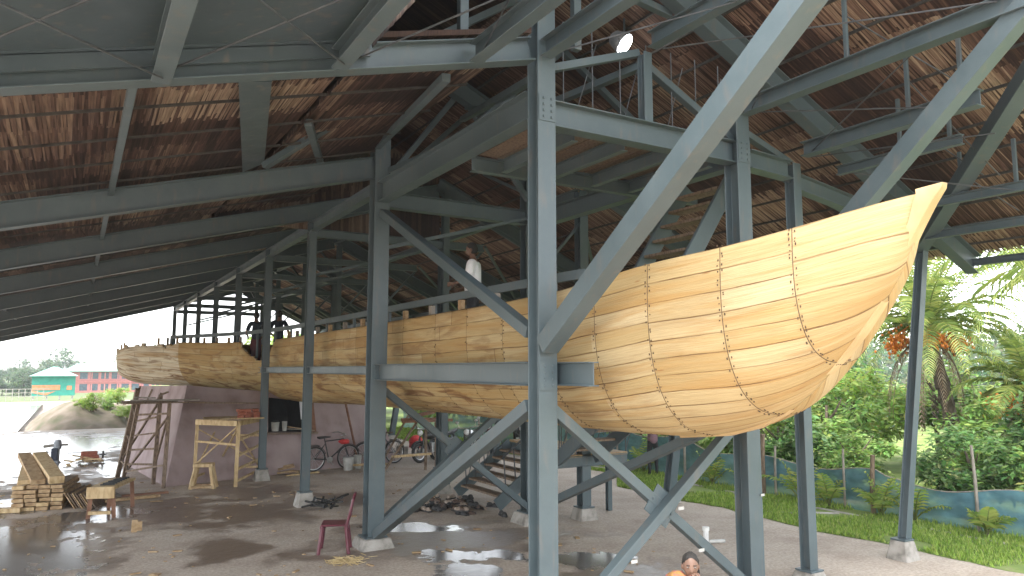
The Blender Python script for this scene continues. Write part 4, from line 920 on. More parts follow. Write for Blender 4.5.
motorcycle('black motorcycle next to the red one behind the stair', (13.1, 21.5, 0), R(250), M['black'])
b = MB(); b.ball((10.95, 25.5, .22), (.26, .18, .22), 14, 9, jit=.05, rn=random.Random(1)); b.box((10.95, 25.42, .08), (.46, .3, .16)); tag(b.build('red_bag', M['red'], smooth=True), 'bright red bag lying beyond the wooden trestle', 'bag')
b = MB(); b.box((9.4, 23.0, .17), (.3, .3, .34)); tag(b.build('concrete_block', M['concrete'], bevel=.02), 'grey concrete block on the floor beyond the wooden trestle', 'block')

# ------------------------------------------------------------------ people
def skin_mesh(chains, sub=1):
    key = {}; vs = []; rs = []; es = []
    for ch in chains:
        prev = None
        for p, r in ch:
            k = tuple(round(c, 4) for c in p)
            if k not in key: key[k] = len(vs); vs.append(p); rs.append(r)
            i = key[k]
            if prev is not None and prev != i: es.append((prev, i))
            prev = i
    me = bpy.data.meshes.new('tmp'); me.from_pydata([V(p) for p in vs], es, []); o = bpy.data.objects.new('tmp', me); C.objects.link(o)
    bm = bmesh.new(); bm.from_mesh(me); ly_ = bm.verts.layers.skin.verify(); bm.verts.ensure_lookup_table()
    for v, r in zip(bm.verts, rs): v[ly_].radius = (r, r) if not hasattr(r, '__len__') else r
    bm.verts[0][ly_].use_root = True; bm.to_mesh(me); bm.free()
    md = o.modifiers.new('s', 'SKIN'); md.use_smooth_shade = True; md.branch_smoothing = .6; o.modifiers.new('u', 'SUBSURF').levels = sub; o.modifiers['u'].render_levels = sub
    bpy.context.view_layer.update(); ev = o.evaluated_get(bpy.context.evaluated_depsgraph_get()); m2 = ev.to_mesh()
    out = ([tuple(v.co) for v in m2.vertices], [tuple(p.vertices) for p in m2.polygons]); ev.to_mesh_clear(); bpy.data.objects.remove(o); bpy.data.meshes.remove(me); return out
def hand_chains(wrist, d, palmn, thumb_side, s=1.0, curl=.5):
    d = V(d).normalized(); n_ = V(palmn); n_ = (n_ - d * n_.dot(d)).normalized(); sd = d.cross(n_) * thumb_side; wrist = V(wrist)
    pc = wrist + d*.05*s; ch = [[(tuple(wrist), .026*s), (tuple(pc), .026*s)]]
    for k, L in enumerate((.066, .074, .07, .056)):
        off = sd * (.030 - .02*k) * s; p = pc + off + d*.035*s; p1 = p + (d*(1 - curl*.3) + n_*curl*.4).normalized()*L*.5*s; p2 = p1 + (d*(1 - curl*.8) + n_*curl).normalized()*L*.3*s; p3 = p2 + (d*(1 - curl*1.3) + n_*curl*1.1).normalized()*L*.22*s
        ch.append([(tuple(pc), .026*s), (tuple(p), .011*s), (tuple(p1), .0095*s), (tuple(p2), .0085*s), (tuple(p3), .007*s)])
    tb = wrist + d*.025*s + sd*.028*s; t1 = tb + (d*.6 + sd*.7 + n_*.2).normalized()*.035*s; t2 = t1 + (d*.8 + sd*.25 + n_*.4).normalized()*.03*s
    ch.append([(tuple(wrist), .026*s), (tuple(tb), .014*s), (tuple(t1), .011*s), (tuple(t2), .009*s)]); return ch
def person(label, J, zone, mats, hair, clothes=(), loc=(0, 0, 0), rz=0, group=None, hands=None, look=0.0, nod=0.0, hair_fn=None, held=None):
    """J: joints; zone(p) -> material index of the body for a point"""
    t = thing('person', label, 'person', (0, 0, 0), group)
    pv, ch, nk, hd = J['pelvis'], J['chest'], J['neck'], V(J['head'])
    chains = [[(pv, .125), (J['belly'], .125), (ch, .135), (J['collar'], .085), (nk, .052), (tuple(hd - V((0, 0, .02))), .06)]]
    for s in ('L', 'R'):
        chains.append([(pv, .125), (J['hip'+s], .095), (J['knee'+s], .062), (J['ankle'+s], .042), (J['toe'+s], .036)])
        chains.append([(J['collar'], .085), (J['sh'+s], .062), (J['el'+s], .042), (J['wr'+s], .028)])
        e, w_ = V(J['el'+s]), V(J['wr'+s]); hp = (hands or {}).get(s, {})
        chains += hand_chains(w_, hp.get('d', w_ - e), hp.get('n', (0, 1, 0)), hp.get('t', 1 if s == 'L' else -1), 1.0, hp.get('curl', .6))
    vs, fs = skin_mesh(chains); b = MB()
    o = 0
    b.v = list(vs); b.f = list(fs); b.c = [None]*len(fs); b.mi = []
    for f in fs:
        c = V((0, 0, 0))
        for i in f: c += V(vs[i])
        b.mi.append(zone(c / len(f)))
    # head with face
    h = MB(); N, Mh = 20, 14; h.ball((0, 0, 0), (.074, .093, .113), N, Mh); hv = []
    for p in h.v:
        x, y, z = p
        if z < 0: k = 1 - .38 * (min(1, -z / .113)) ** 1.5; x *= k; y = y * (1 - .2 * min(1, -z/.113)) + .012 * (-z/.113)
        if y > .05 and abs(x) < .02 and -.05 < z < .02: y += .012 * (1 - abs(x)/.02) * (1 if z < -.01 else .5)
        if y > .05 and .012 < abs(x) < .05 and -.005 < z < .03: y -= .006
        hv.append((x, y, z))
    h.v = hv; h.mi = [0]*len(h.f)
    h.add([(-.014, .088, -.028), (.014, .088, -.028), (.011, .113, -.036), (-.011, .113, -.036), (0, .092, .012), (0, .094, -.046)], [(0, 3, 4), (3, 2, 4), (2, 1, 4), (0, 5, 3), (3, 5, 2), (2, 5, 1)], None, 0)
    for s in (-1, 1):
        h.ball((s*.031, .078, .006), (.012, .009, .0055), 10, 6, None, 3); h.ball((s*.031, .085, .006), (.006, .004, .006), 8, 5, None, 1)
        h.bar((s*.018, .087, .026), (s*.046, .078, .026), .008, .006, mi=1); h.ball((s*.075, -.005, -.008), (.012, .022, .032), 8, 6, None, 0)
    h.ball((0, .084, -.066), (.024, .010, .0055), 10, 5, None, 2); h.ball((0, .083, -.075), (.020, .010, .006), 10, 5, None, 2)
    mtx = Matrix.Translation(hd + V((0, .0, .045))) @ Matrix.Rotation(look, 4, 'Z') @ Matrix.Rotation(nod, 4, 'X')
    h.v = [tuple(mtx @ V(p)) for p in h.v]
    o = len(b.v); b.v += h.v; base_m = len(mats); b.f += [tuple(i + o for i in f) for f in h.f]; b.c += [None]*len(h.f); b.mi += [(0 if q == 0 else base_m + q - 1) for q in h.mi]
    b.build('body', list(mats) + [M['eye'], M['lip'], M['eyewhite']], t, smooth=True)
    g = MB(); g.ball((0, -.006, .016), (.082, .098, .108), 18, 12, jit=.03, rn=random.Random(6))
    g.v = [(x, min(y, .058 if z > .05 else .0 + max(0, z)*1.0), max(z, -.07 if hair == 'short' else -.11)) if True else p for x, y, z in g.v]
    if hair == 'bun': g.ball((-.03, -.09, -.06), (.045, .04, .05), 12, 8); g.ball((-.07, -.045, -.10), (.022, .022, .07), 10, 6)
    g.v = [tuple(mtx @ V(p)) for p in g.v]; g.build('hair', M['hair'], t, smooth=True)
    for nm, m_, chs in clothes:
        vs, fs = skin_mesh(chs, 2); c = MB(); c.v = vs; c.f = fs; c.c = [None]*len(fs); c.mi = [0]*len(fs); c.build(nm, m_, t, smooth=True)
    if held: held(t)
    t.location = loc; t.rotation_euler = (0, 0, rz)
    if loc[2] > 3: t.scale = (1.06,) * 3
    if loc[2] == .06: t.scale = (.94,) * 3
    return t
def stand(elL, wrL, elR, wrR, dx=0):
    return dict(pelvis=(0, 0, .90), belly=(0, .01, 1.05), chest=(0, .0, 1.24), collar=(0, -.01, 1.38), neck=(0, .0, 1.47), head=(0, .03, 1.56), hipL=(-.09, 0, .84), kneeL=(-.10, .03, .47), ankleL=(-.10, -.01, .09), toeL=(-.11, .14, .04),
                hipR=(.09, 0, .84), kneeR=(.10, .03, .47), ankleR=(.10, -.01, .09), toeR=(.11, .14, .04), shL=(-.18, -.01, 1.38), elL=elL, wrL=wrL, shR=(.18, -.01, 1.38), elR=elR, wrR=wrR)
def shirt(J, long=False):
    out = [[(J['pelvis'][:2] + (.82,), .150), (J['belly'], .150), (J['chest'], .158), (J['collar'], .10)]]
    for s in ('L', 'R'):
        m_ = tuple(V(J['sh'+s]).lerp(V(J['el'+s]), .85)); out.append([(J['collar'], .10), (J['sh'+s], .08), (m_, .066)] + ([(J['wr'+s], .045)] if long else []))
    return out
J = stand((-.26, .02, 1.10), (-.20, .26, 1.06), (.27, .0, 1.10), (.20, .24, 1.02))
leg_zone = lambda p: 1 if p.z < .92 and p.z > .07 and abs(p.x) < .2 else 0
person('man in a white short-sleeved shirt standing on the boat behind the guard rail', J, leg_zone, [M['skin'], M['trouser']], 'short', [('shirt', M['shirt_white'], shirt(J))], (5.66, 10.85, 3.14), R(48), hands={'L': {'n': (1, 0, 0)}, 'R': {'n': (-1, 0, 0)}}, nod=R(-8))
J = stand((-.28, .0, 1.10), (-.2, .2, .98), (.28, .0, 1.10), (.22, .2, .98))
person('man in dark shirt and maroon lungi seen from behind in the gap of the hull', J, leg_zone, [M['skin'], M['lungi']], 'short', [('shirt', M['shirt_navy'], shirt(J)), ('lungi', M['lungi'], [[((0, 0, .95), .17), ((0, .01, .6), .17), ((0, .02, .25), .16)]])], (4.62, 22.9, 2.83), R(0))
person('man in dark clothes behind the thin column at the right side of the hull gap', J, leg_zone, [M['skin'], M['trouser']], 'short', [('shirt', M['shirt_navy'], shirt(J))], (5.05, 21.9, 2.83), R(-30))
J = stand((-.30, .05, 1.10), (-.26, .28, 1.2), (.30, .05, 1.10), (.28, .28, 1.2))
person('person in black trousers and pale shirt standing on the grass by the net fence', J, leg_zone, [M['skin'], M['trouser']], 'short', [('shirt', M['shirt_pale'], shirt(J))], (13.5, 15.4, 0), R(-20))
# seated woman in the foreground
J = dict(pelvis=(0, 0, .50), belly=(0, .02, .64), chest=(0, .02, .80), collar=(0, .03, .95), neck=(0, .045, 1.01), head=(0, .085, 1.085), hipL=(-.10, .04, .47), kneeL=(-.14, .42, .47), ankleL=(-.12, .42, .08), toeL=(-.13, .54, .03), hipR=(.10, .04, .47), kneeR=(.14, .42, .47), ankleR=(.12, .42, .08), toeR=(.13, .54, .03),
         shL=(-.165, .02, .96), elR=(.20, .16, .70), wrR=(.10, .34, .60), shR=(.165, .02, .96), elL=(-.20, .20, .78), wrL=(-.085, .215, .975))
def zw(p): return 0 if (p.z > .99 or (p.y > .17 and p.x < -.03 and p.z > .86) or p.z < .12 or (p.y > .27 and p.z > .5 and p.x > .0)) else 1
def scarf(t):
    b = MB(); N = 26
    pts = [(-.19, .0, .985), (-.13, .06, 1.0), (-.08, .115, .98), (-.03, .15, .93), (.03, .165, .87), (.08, .17, .80)]
    for w_ in range(2): b.tube([(-x - w_*.03, y - w_*.02, z + w_*.012) for x, y, z in pts], [.05, .055, .045, .04, .04, .045], 9)
    b.tube([(.20, -.03, .98), (.16, -.10, .9), (.13, -.13, .75)], [.05, .05, .045], 9); b.build('scarf', M['yellow'], t, smooth=True)
person('woman in pink floral dress and yellow scarf sitting below the bow, hand at her mouth', J, zw, [M['skin'], M['pink']], 'bun', [('dress', M['pink'], [[((0, .0, .50), .165), (J['belly'], .15), (J['chest'], .155), (J['collar'], .09)], [(J['collar'], .09), (J['shL'], .078), (J['elL'], .06)], [(J['collar'], .09), (J['shR'], .078), (J['elR'], .06)], [((0, .0, .50), .165), (J['hipL'], .13), (J['kneeL'], .11), ((-.12, .42, .14), .10)], [((0, .0, .50), .165), (J['hipR'], .13), (J['kneeR'], .11), ((.12, .42, .14), .10)]])],
       (4.85, 5.06, .06), math.atan2(4.8, -5.0), hands={'L': {'d': (.35, -.2, 1), 'n': (.6, -.8, 0), 't': 1, 'curl': .9}, 'R': {'n': (0, 0, -1)}}, look=R(6), nod=R(-6), held=scarf)
t = thing('wooden_stool', 'low wooden stool the woman in pink is sitting on', 'stool', (4.83, 5.06, 0))
b = MB(); b.box((4.83, 5.08, .37), (.34, .30, .04)); b.build('seat', M['midwood'], t)
for sx_ in (-1, 1):
    for sy in (-1, 1): b = MB(); b.bar((4.83 + sx_*.15, 5.08 + sy*.12, 0), (4.83 + sx_*.13, 5.08 + sy*.11, .36), .05, .05); b.build('leg', M['midwood'], t)

# chips and splinters trodden into the floor
rr = random.Random(41); b = MB()
for i in range(420):
    x, y = rr.uniform(-1.2, 8.5), rr.uniform(8.0, 21.5)
    if mnoise.noise(V((x*.6, y*.5, 2))) < -.05: continue
    L = rr.choice((.03, .04, .05, .05, .08, .14)); b.box((x, y, .006 + L*.04), (L, L*rr.uniform(.25, .6), .008 + L*.05), Matrix.Rotation(rr.uniform(0, 6.3), 3, 'Z') @ Matrix.Rotation(rr.uniform(-.12, .12), 3, 'X'))
tag(b.build('wood_chips', M['midwood']), None, None, None, 'stuff')
# ------------------------------------------------------------------ garden strip, net fence, plants
def flat(name, x0, x1, y0, y1, z, m, kind='structure'):
    b = MB(); b.add([(x0, y0, z), (x1, y0, z), (x1, y1, z), (x0, y1, z)], [(0, 1, 2, 3)]); return tag(b.build(name, m), None, None, None, kind)
b = MB(); n = 60; xs = lambda y: 11.55 + .25*mnoise.noise(V((y*.5, 3, 1))) + .12*mnoise.noise(V((y*2, 1, 1))) + (1.2 if y > 14.5 and y < 26 else 0)*min(1, (y - 14.5)/1.5)
ys = [-30 + i*.25 for i in range(700)]
b.v = [p for y in ys for p in ((xs(y), y, .004), (200, y, .004))]; b.f = [(2*i, 2*i+1, 2*i+3, 2*i+2) for i in range(len(ys)-1)]; b.c = [None]*len(b.f); b.mi = [0]*len(b.f)
tag(b.build('garden_ground', M['soil']), 'grassy strip', None, None, 'structure')
b = MB()
for (x0, y0, x1, y1, w) in ((13.25, 2, 13.35, 14, .1), (13.35, 14, 13.3, 30, .1), (12.0, 12.6, 13.2, 12.3, .16), (12.05, 10.4, 13.2, 9.6, .14), (11.75, 14.4, 13.2, 14.2, .16)): b.bar((x0, y0, .008), (x1, y1, .008), w, .02)
tag(b.build('garden_path', M['path']), 'narrow pale kerbs', None, None, 'structure')
rg = random.Random(21); b = MB(); GC = [(.17, .29, .045), (.24, .37, .06), (.30, .42, .08), (.37, .43, .12), (.15, .23, .05)]
for i in range(60000):
    y = rg.uniform(3, 34) if rg.random() < .75 else rg.uniform(6, 16); x = xs(y) + rg.random()**1.1 * (13.9 - xs(y)) + .03
    if mnoise.noise(V((x*.8, y*.8, 5))) < -.28: continue
    h = rg.uniform(.03, .10) * (1.5 if x > 13.3 and rg.random() < .3 else 1); a = rg.uniform(0, 6.3); w = .007 + .0009*y; dx, dy = math.cos(a)*w, math.sin(a)*w; lx_, ly_ = rg.uniform(-.04, .04), rg.uniform(-.04, .04)
    b.add([(x - dx, y - dy, 0), (x + dx, y + dy, 0), (x + lx_, y + ly_, h)], [(0, 1, 2)], rg.choice(GC))
tag(b.build('grass', M['blade']), None, None, None, 'stuff')
fence = thing('net_fence', 'sagging blue-green net fence on rough wooden posts along the garden', 'fence', (13.9, 10, 0))
b = MB(); YS = [2 + i*.2 for i in range(160)]; b.v = []
fx = lambda y: 13.9 + .06*math.sin(y*1.3) + .04*math.sin(y*3.1); ft_ = lambda y: .72 + .09*math.cos((y - 9.3)*math.pi*2/2.75) + .05*mnoise.noise(V((y*.6, 2, 2))) + (.25 if y > 12 else 0)*min(1, max(0, (y - 12)/4)) + (.05 if y > 9 else -.03)
for y in YS:
    for k in range(5): z = ft_(y)*k/4; b.v.append((fx(y) + .03*math.sin(y*5 + k*2), y, .01 + z))
for i in range(len(YS)-1):
    for k in range(4): b.f.append((5*i+k, 5*i+k+1, 5*i+k+6, 5*i+k+5)); b.c.append(None); b.mi.append(0)
b.build('net', M['net'], fence, smooth=True)
b = MB(); b.tube([(fx(y), y, .01 + ft_(y)) for y in YS], .012, 5); b.build('top_rope', M['greywood'], fence)
for y, h, r in ((4.4, 1.2, .03), (7.27, 1.5, .03), (9.25, 1.15, .05), (9.9, 1.2, .025), (11.65, 1.1, .03), (12.0, 1.35, .06), (14.6, 1.5, .035), (17.3, 1.5, .035), (20, 1.5, .035), (23, 1.5, .04), (26, 1.5, .04), (29, 1.5, .04), (32, 1.5, .04)):
    b = MB(); q = rg.uniform(-.05, .05); b.tube([(fx(y) - .06, y, -.02), (fx(y) - .06 + q, y + q, h*.6), (fx(y) - .06 + q*.5, y + 2*q, h)], [r, r*.95, r*.85], 7); b.build('post', M['greywood'] if r < .045 else M['oldwood'], fence)
# leafy crowns
LC = {'mid': [(.12, .21, .055), (.18, .285, .075), (.235, .35, .095), (.30, .41, .12)], 'dark': [(.07, .145, .045), (.115, .205, .065), (.16, .26, .085)], 'light': [(.22, .34, .075), (.30, .41, .095), (.36, .46, .12)], 'far': [(.07, .11, .065), (.10, .145, .08), (.13, .175, .10)]}
def crown(seed, n, pal, leaf=.13, clumps=22, flat_=1.0, shape=None):
    """unit crown: radius 1, height 0..2; leaves scattered over clumps with gaps between"""
    r = random.Random(seed); b = MB(); cs = []
    for i in range(clumps):
        while True:
            p = V((r.uniform(-1, 1), r.uniform(-1, 1), r.uniform(-1, 1)))
            if .25 < p.length < .95: break
        cs.append((V((p.x, p.y, 1 + p.z*flat_)), r.uniform(.22, .42), r.uniform(-.25, .45)))
    for i in range(n):
        c, q, lt = cs[r.randrange(clumps)]
        d = V((r.gauss(0, 1), r.gauss(0, 1), r.gauss(0, .8))).normalized() * q * (r.random() ** .45)
        p = c + d; L = leaf * r.uniform(.6, 1.4); w = L * r.uniform(.35, .55)
        f = (V((r.gauss(0, 1), r.gauss(0, 1), r.gauss(0, .5) - .25)) + d.normalized()*.6).normalized(); s = f.cross(V((r.gauss(0, .5), r.gauss(0, .5), 1))).normalized()
        k = min(len(pal) - 1, max(0, int((r.random()*.75 + lt*.6) * len(pal)))); col = pal[k]; col = tuple(x * r.uniform(.8, 1.2) for x in col)
        b.add([p, p + f*L*.5 + s*w*.5, p + f*L - V((0, 0, L*.15)), p + f*L*.5 - s*w*.5], [(0, 1, 2, 3)], col)
    return b
CM = {}
def crown_mesh(key, *a, **k):
    if key not in CM: o = crown(*a, **k).build('crown', M['leaf']); CM[key] = o.data; bpy.data.objects.remove(o)
    return CM[key]
crown_mesh('m1', 1, 4200, LC['mid']); crown_mesh('m2', 2, 4200, LC['mid'], .15, 18); crown_mesh('d1', 3, 4200, LC['dark'], .14); crown_mesh('l1', 4, 3200, LC['light'], .13, 16); crown_mesh('f1', 5, 2600, LC['far'], .16, 26); crown_mesh('f2', 6, 2200, LC['far'], .16, 20, .55)
def trunk_obj(t, h, r, seed):
    rr_ = random.Random(seed); b = MB(); l = t.location; x, y = l.x, l.y; pts = [(x, y, l.z - .05)]
    for i in range(1, 5): pts.append((x + rr_.uniform(-.1, .1)*h*.25, y + rr_.uniform(-.1, .1)*h*.25, l.z + h*i/4))
    b.tube(pts, [r*(1 - .16*i) for i in range(5)], 8)
    for k in range(5):
        i = rr_.randrange(2, 4); p = V(pts[i]); a = rr_.uniform(0, 6.3); L = h*rr_.uniform(.3, .55); b.tube([p, p + V((math.cos(a)*L*.5, math.sin(a)*L*.5, L*.45)), p + V((math.cos(a)*L*.9, math.sin(a)*L*.9, L))], [r*.45, r*.3, r*.12], 6)
    b.build('trunk', M['trunk'], t)
def tree(name, label, cat, x, y, z, h, rad, key, group=None, base=.25, seed=0, rz=None):
    t = thing(name, label, cat, (x, y, z), group); trunk_obj(t, h*.7, .03 + .022*h, seed)
    o = bpy.data.objects.new('crown', CM[key]); C.objects.link(o); o.parent = t; o.location = (0, 0, h*base); o.scale = (rad, rad, h*(1 - base)/2); o.rotation_euler = (0, 0, random.Random(seed + 99).uniform(0, 6.3) if rz is None else rz); return t
KN = {'m1': 'mid-green leafy', 'm2': 'broad mid-green', 'd1': 'dark green dense', 'l1': 'light yellow-green'}
rt = random.Random(31)
front = [(15.2, 15.6, 1.9, 1.2, 'm1'), (15.5, 12.9, 2.0, 1.2, 'd1'), (15.6, 10.9, 1.5, 1.0, 'm1'), (15.4, 8.2, 1.6, 1.0, 'd1'), (15.6, 6.3, 1.7, 1.1, 'm2'), (15.5, 4.2, 1.8, 1.2, 'd1'), (15.3, 18, 1.9, 1.3, 'd1'), (15.6, 21, 2.2, 1.5, 'm1')]
for i, (x, y, h, r, k) in enumerate(front): tree('bush', KN[k] + ' bush close behind the blue-green net fence', 'bush', x, y, 0, h, r, k, 'bushes close behind the net fence', .05, i)
mid = [(17.5, 17.5, 2.6, 1.7, 'm2'), (17.3, 15.0, 2.5, 1.5, 'l1'), (17.4, 12.9, 2.7, 1.5, 'm1'), (17.9, 9.0, 2.3, 1.3, 'm1'), (18.2, 7.3, 2.6, 1.4, 'd1'), (17.8, 5.2, 2.8, 1.5, 'm2'), (17.6, 20.5, 2.9, 1.8, 'd1'), (18.5, 24.5, 3.6, 2.2, 'm2'), (16.2, 25.5, 2.6, 1.7, 'l1'), (17.4, 30, 4.2, 2.6, 'm1'), (14.6, 30.5, 2.8, 1.9, 'l1'), (19.6, 13.6, 2.9, 1.6, 'l1')]
for i, (x, y, h, r, k) in enumerate(mid): tree('bushy_tree', KN[k] + ' small tree in the thicket behind the net fence', 'tree', x, y, 0, h, r, k, 'small trees in the thicket behind the fence', .12, i + 20)
back = [(21.5, 20, 3.9, 2.3, 'm1'), (22.5, 16.5, 3.4, 2.1, 'd1'), (22, 12.6, 2.9, 1.8, 'm2'), (23, 8.6, 3.0, 1.9, 'm1'), (22.4, 5.2, 3.4, 1.9, 'l1'), (22, 25, 4.8, 2.8, 'd1'), (24, 31, 5.6, 3.2, 'm2'), (19.5, 36, 5.5, 3.3, 'm1'), (14, 40, 4.8, 3.2, 'm2'), (17, 47, 6, 3.8, 'd1'), (11.5, 50, 5.2, 3.2, 'l1'), (24, 42, 7, 4, 'm1')]
for i, (x, y, h, r, k) in enumerate(back): tree('tree', KN[k] + ' tree standing back in the greenery beyond the garden', 'tree', x, y, 0, h, r, k, 'trees back in the greenery', .18, i + 40)
# palms
def frond(b, base, az, el, L, droop, col, n=26, ll=.34, tw=0, stem=None):
    p = V(base); d = V((math.cos(az)*math.cos(el), math.sin(az)*math.cos(el), math.sin(el))); seg = L/n; pts = [tuple(p)]
    for i in range(n):
        f = i/n; d = (d - V((0, 0, droop*seg/L*(.5 + 1.6*f)))).normalized(); q = p + d*seg; sd = d.cross(V((0, 0, 1))).normalized(); up = sd.cross(d)
        if i > 1 or stem:
            lw = ll*math.sin(math.pi*min(1, .15 + .85*f))**.6*(1 - .25*f)
            for s in (-1, 1):
                a = (sd*s*.8 + d*.55 + up*rnd.uniform(.0, .4) - V((0, 0, .25 + tw))).normalized(); w = d*.024
                c = rnd.choice(col); mid_ = q + a*lw*.55; tip = q + a*lw - V((0, 0, lw*.22)); b.add([q - w*.4, q + w, mid_ + w*1.1, tip, mid_ - w*.6], [(0, 1, 2, 3, 4)], c)
        p = q; pts.append(tuple(p))
    b.tube(pts[::3], [max(.004, .018*(1 - i/len(pts[::3]))) for i in range(len(pts[::3]))], 5, col=stem or (.16, .2, .06))
PG = [(.13, .20, .05), (.19, .27, .065), (.26, .33, .08), (.33, .36, .10)]; DG = [(.22, .155, .105), (.30, .225, .155), (.36, .29, .21)]
def date_palm(label, x, y, h, L, seed, nf=30, fruit=True, dead=14):
    r = random.Random(seed); t = thing('date_palm', label, 'palm tree', (x, y, 0))
    b = MB(); pts = [(x + .25*math.sin(i*.5), y + .05*i, h*i/8) for i in range(9)]; top = V(pts[-1])
    for i in range(8):
        b.tube([pts[i], pts[i+1]], [.17 + .02*(i % 2), .15], 9)
    for i in range(70): a = r.uniform(0, 6.3); k = r.uniform(.3, 1); p = V(pts[0]).lerp(top, k); b.bar(p + V((math.cos(a)*.13, math.sin(a)*.13, 0)), p + V((math.cos(a)*.24, math.sin(a)*.24, .13)), .06, .03)
    b.build('trunk', M['trunk'], t)
    for i in range(nf):
        b = MB(); az = i*2.399 + r.uniform(-.2, .2); f = i/nf; frond(b, top + V((0, 0, .05)), az, R(80 - 75*f), L*r.uniform(.85, 1.1), 1.1 + .6*f, PG, 44, .44); b.build('frond', M['leaf'], t)
    for i in range(dead):
        b = MB(); az = i*2.399 + .7; frond(b, top - V((0, 0, .1)), az, R(-18 - r.uniform(0, 18)), L*r.uniform(.7, .95), 2.6, DG, 24, .26, .5, (.2, .14, .09)); b.build('dead_frond', M['leaf'], t)
    if fruit:
        for i in range(9):
            az = i*.698 + r.uniform(-.2, .2); o = V((math.cos(az), math.sin(az), 0)); p = top + o*.78 + V((0, 0, -.12 - r.uniform(0, .25))); b = MB(); b.tube([top, top + o*.35 + V((0, 0, .18)), p], .018, 5, mi=0)
            for k in range(60): q = p + V((r.gauss(0, .12), r.gauss(0, .12), r.gauss(-.08, .12))); b.ball(q, (.032, .032, .04), 6, 4, mi=0)
            b.build('fruit_bunch', M['fruit'], t)
date_palm('date palm with orange fruit bunches and hanging dead fronds behind the corner column', 19.15, 10.55, 3.85, 3.0, 5, 50)
date_palm('shorter date palm with an orange fruit bunch at the right edge of the view', 19.4, 8.3, 2.3, 2.1, 9, 22, True, 6)
# coconut palm whose fronds hang in from the right
t = thing('coconut_palm', 'coconut palm with long drooping fronds hanging in beyond the eaves at the right', 'palm tree', (18.6, 7.2, 0)); b = MB(); pts = [(18.6 + .03*i, 7.2, 5.15*i/6) for i in range(7)]; b.tube(pts, [.17, .15, .14, .13, .125, .12, .12], 10); b.build('trunk', M['trunk'], t)
for i in range(17):
    b = MB(); az = i*2.399 + .35
    if i == 0: frond(b, pts[-1], R(178), R(14), 4.6, .75, PG, 40, .8, .5)
    elif i == 1: frond(b, pts[-1], R(205), R(24), 4.2, .9, PG, 40, .8, .45)
    else: frond(b, pts[-1], az, R(55 - 60*i/17), 3.6, 1.25 + .6*i/16, PG, 34, .75, .35)
    b.build('frond', M['leaf'], t)
# seedlings along the fence
def seedling(x, y, h, seed, lb):
    t = thing('palm_seedling', lb, 'young plant', (x, y, 0), 'young palms planted along the net fence'); r = random.Random(seed)
    for i in range(7): b = MB(); frond(b, (x, y, .05), i*2.399 + seed, R(80 - 5*i), h*r.uniform(.8, 1.1), .9, [(.16, .26, .05), (.24, .33, .07), (.32, .36, .09)], 12, .26); b.build('frond', M['leaf'], t)
    b = MB(); b.tube([(x, y, 0), (x, y, .16)], .03, 6); b.build('stem', M['trunk'], t)
for i, (x, y, h) in enumerate(((13.7, 10.9, .95), (13.65, 10.15, .7), (13.6, 8.95, .75), (13.7, 8.35, .9), (13.55, 7.0, .55), (13.7, 12.3, .7), (13.65, 13.4, .8), (13.6, 15.9, .9), (13.65, 18.5, .9), (13.7, 5.0, .8))): seedling(x, y, h, i, 'young feathery palm planted at the foot of the net fence')

# ------------------------------------------------------------------ far bank on the left
flat('pond', -60, -2.35, 41.5, 81, -.30, M['pond'])
b = MB(); n = 30; mv = []
for i in range(n + 1):
    for j in range(n + 1):
        u, v = i/n*2 - 1, j/n*2 - 1; r_ = math.hypot(u, v); hgt = 1.35*max(0, 1 - r_**2)**.8*(1 + .35*mnoise.noise(V((u*2, v*2, 4)))) + .10*mnoise.noise(V((u*7, v*7, 1)))*(1 if r_ < 1 else 0)
        mv.append((.75 + u*2.8 + .3*mnoise.noise(V((v*3, 0, 7))), 47.5 + v*5.5, -.35 + hgt*1.15))
b.add(mv, [(i*(n+1)+j, (i+1)*(n+1)+j, (i+1)*(n+1)+j+1, i*(n+1)+j+1) for i in range(n) for j in range(n)]); tag(b.build('mound', M['mound'], smooth=True), 'earth mound', None, None, 'structure')
for i, (x, y, z, h, r, k) in enumerate(((.9, 44.5, .55, 1.1, .55, 'l1'), (1.6, 45.5, .5, .9, .5, 'm1'), (.3, 45.0, .7, .6, .4, 'l1'), (2.5, 44, .2, .8, .6, 'l1'), (2.2, 48, .7, 1.1, .8, 'l1'))): tree('mound_bush', ('large yellow-green', 'mid-green', 'small yellow-green', 'low yellow-green', 'rear yellow-green')[i] + ' bush growing on the earth mound', 'bush', x, y, z, h, r, k, None, .05, i + 70)
flat('far_bank', -150, 12, 83, 180, -.0, M['soil']) if False else None
pav = thing('pavilion', 'green pavilion with orange wall panels and hipped green roof across the pond', 'pavilion', (-2.3, 110, -1.4))
def hip(b, x0, x1, y0, y1, z0, z1, rl=.35):
    cx, cy = (x0+x1)/2, (y0+y1)/2; rx = (x1-x0)/2*rl; b.add([(x0, y0, z0), (x1, y0, z0), (x1, y1, z0), (x0, y1, z0), (cx-rx, cy, z1), (cx+rx, cy, z1)], [(0, 1, 5, 4), (1, 2, 5), (2, 3, 4, 5), (3, 0, 4), (3, 2, 1, 0)])
b = MB(); b.box((-2.2, 112.4, .75), (4.7, 4.6, 2.45)); b.build('wall', M['green_wall'], pav)
b = MB(); hip(b, -4.85, .4, 109.4, 115.4, 1.99, 3.15, .1); b.build('roof', M['green_roof'], pav)
b = MB(); b.box((-3.0, 110.07, .55), (3.0, .05, .62)); b.add([(-4.5, 110.05, -.1), (-3.0, 110.05, -.42), (-1.9, 110.05, .1), (-3.1, 110.05, -.15), (-4.5, 110.05, .2)], [(0, 1, 2, 3, 4)]); b.box((-.5, 110.07, .5), (.55, .05, .5)); b.build('wall_panel', M['orange'], pav)
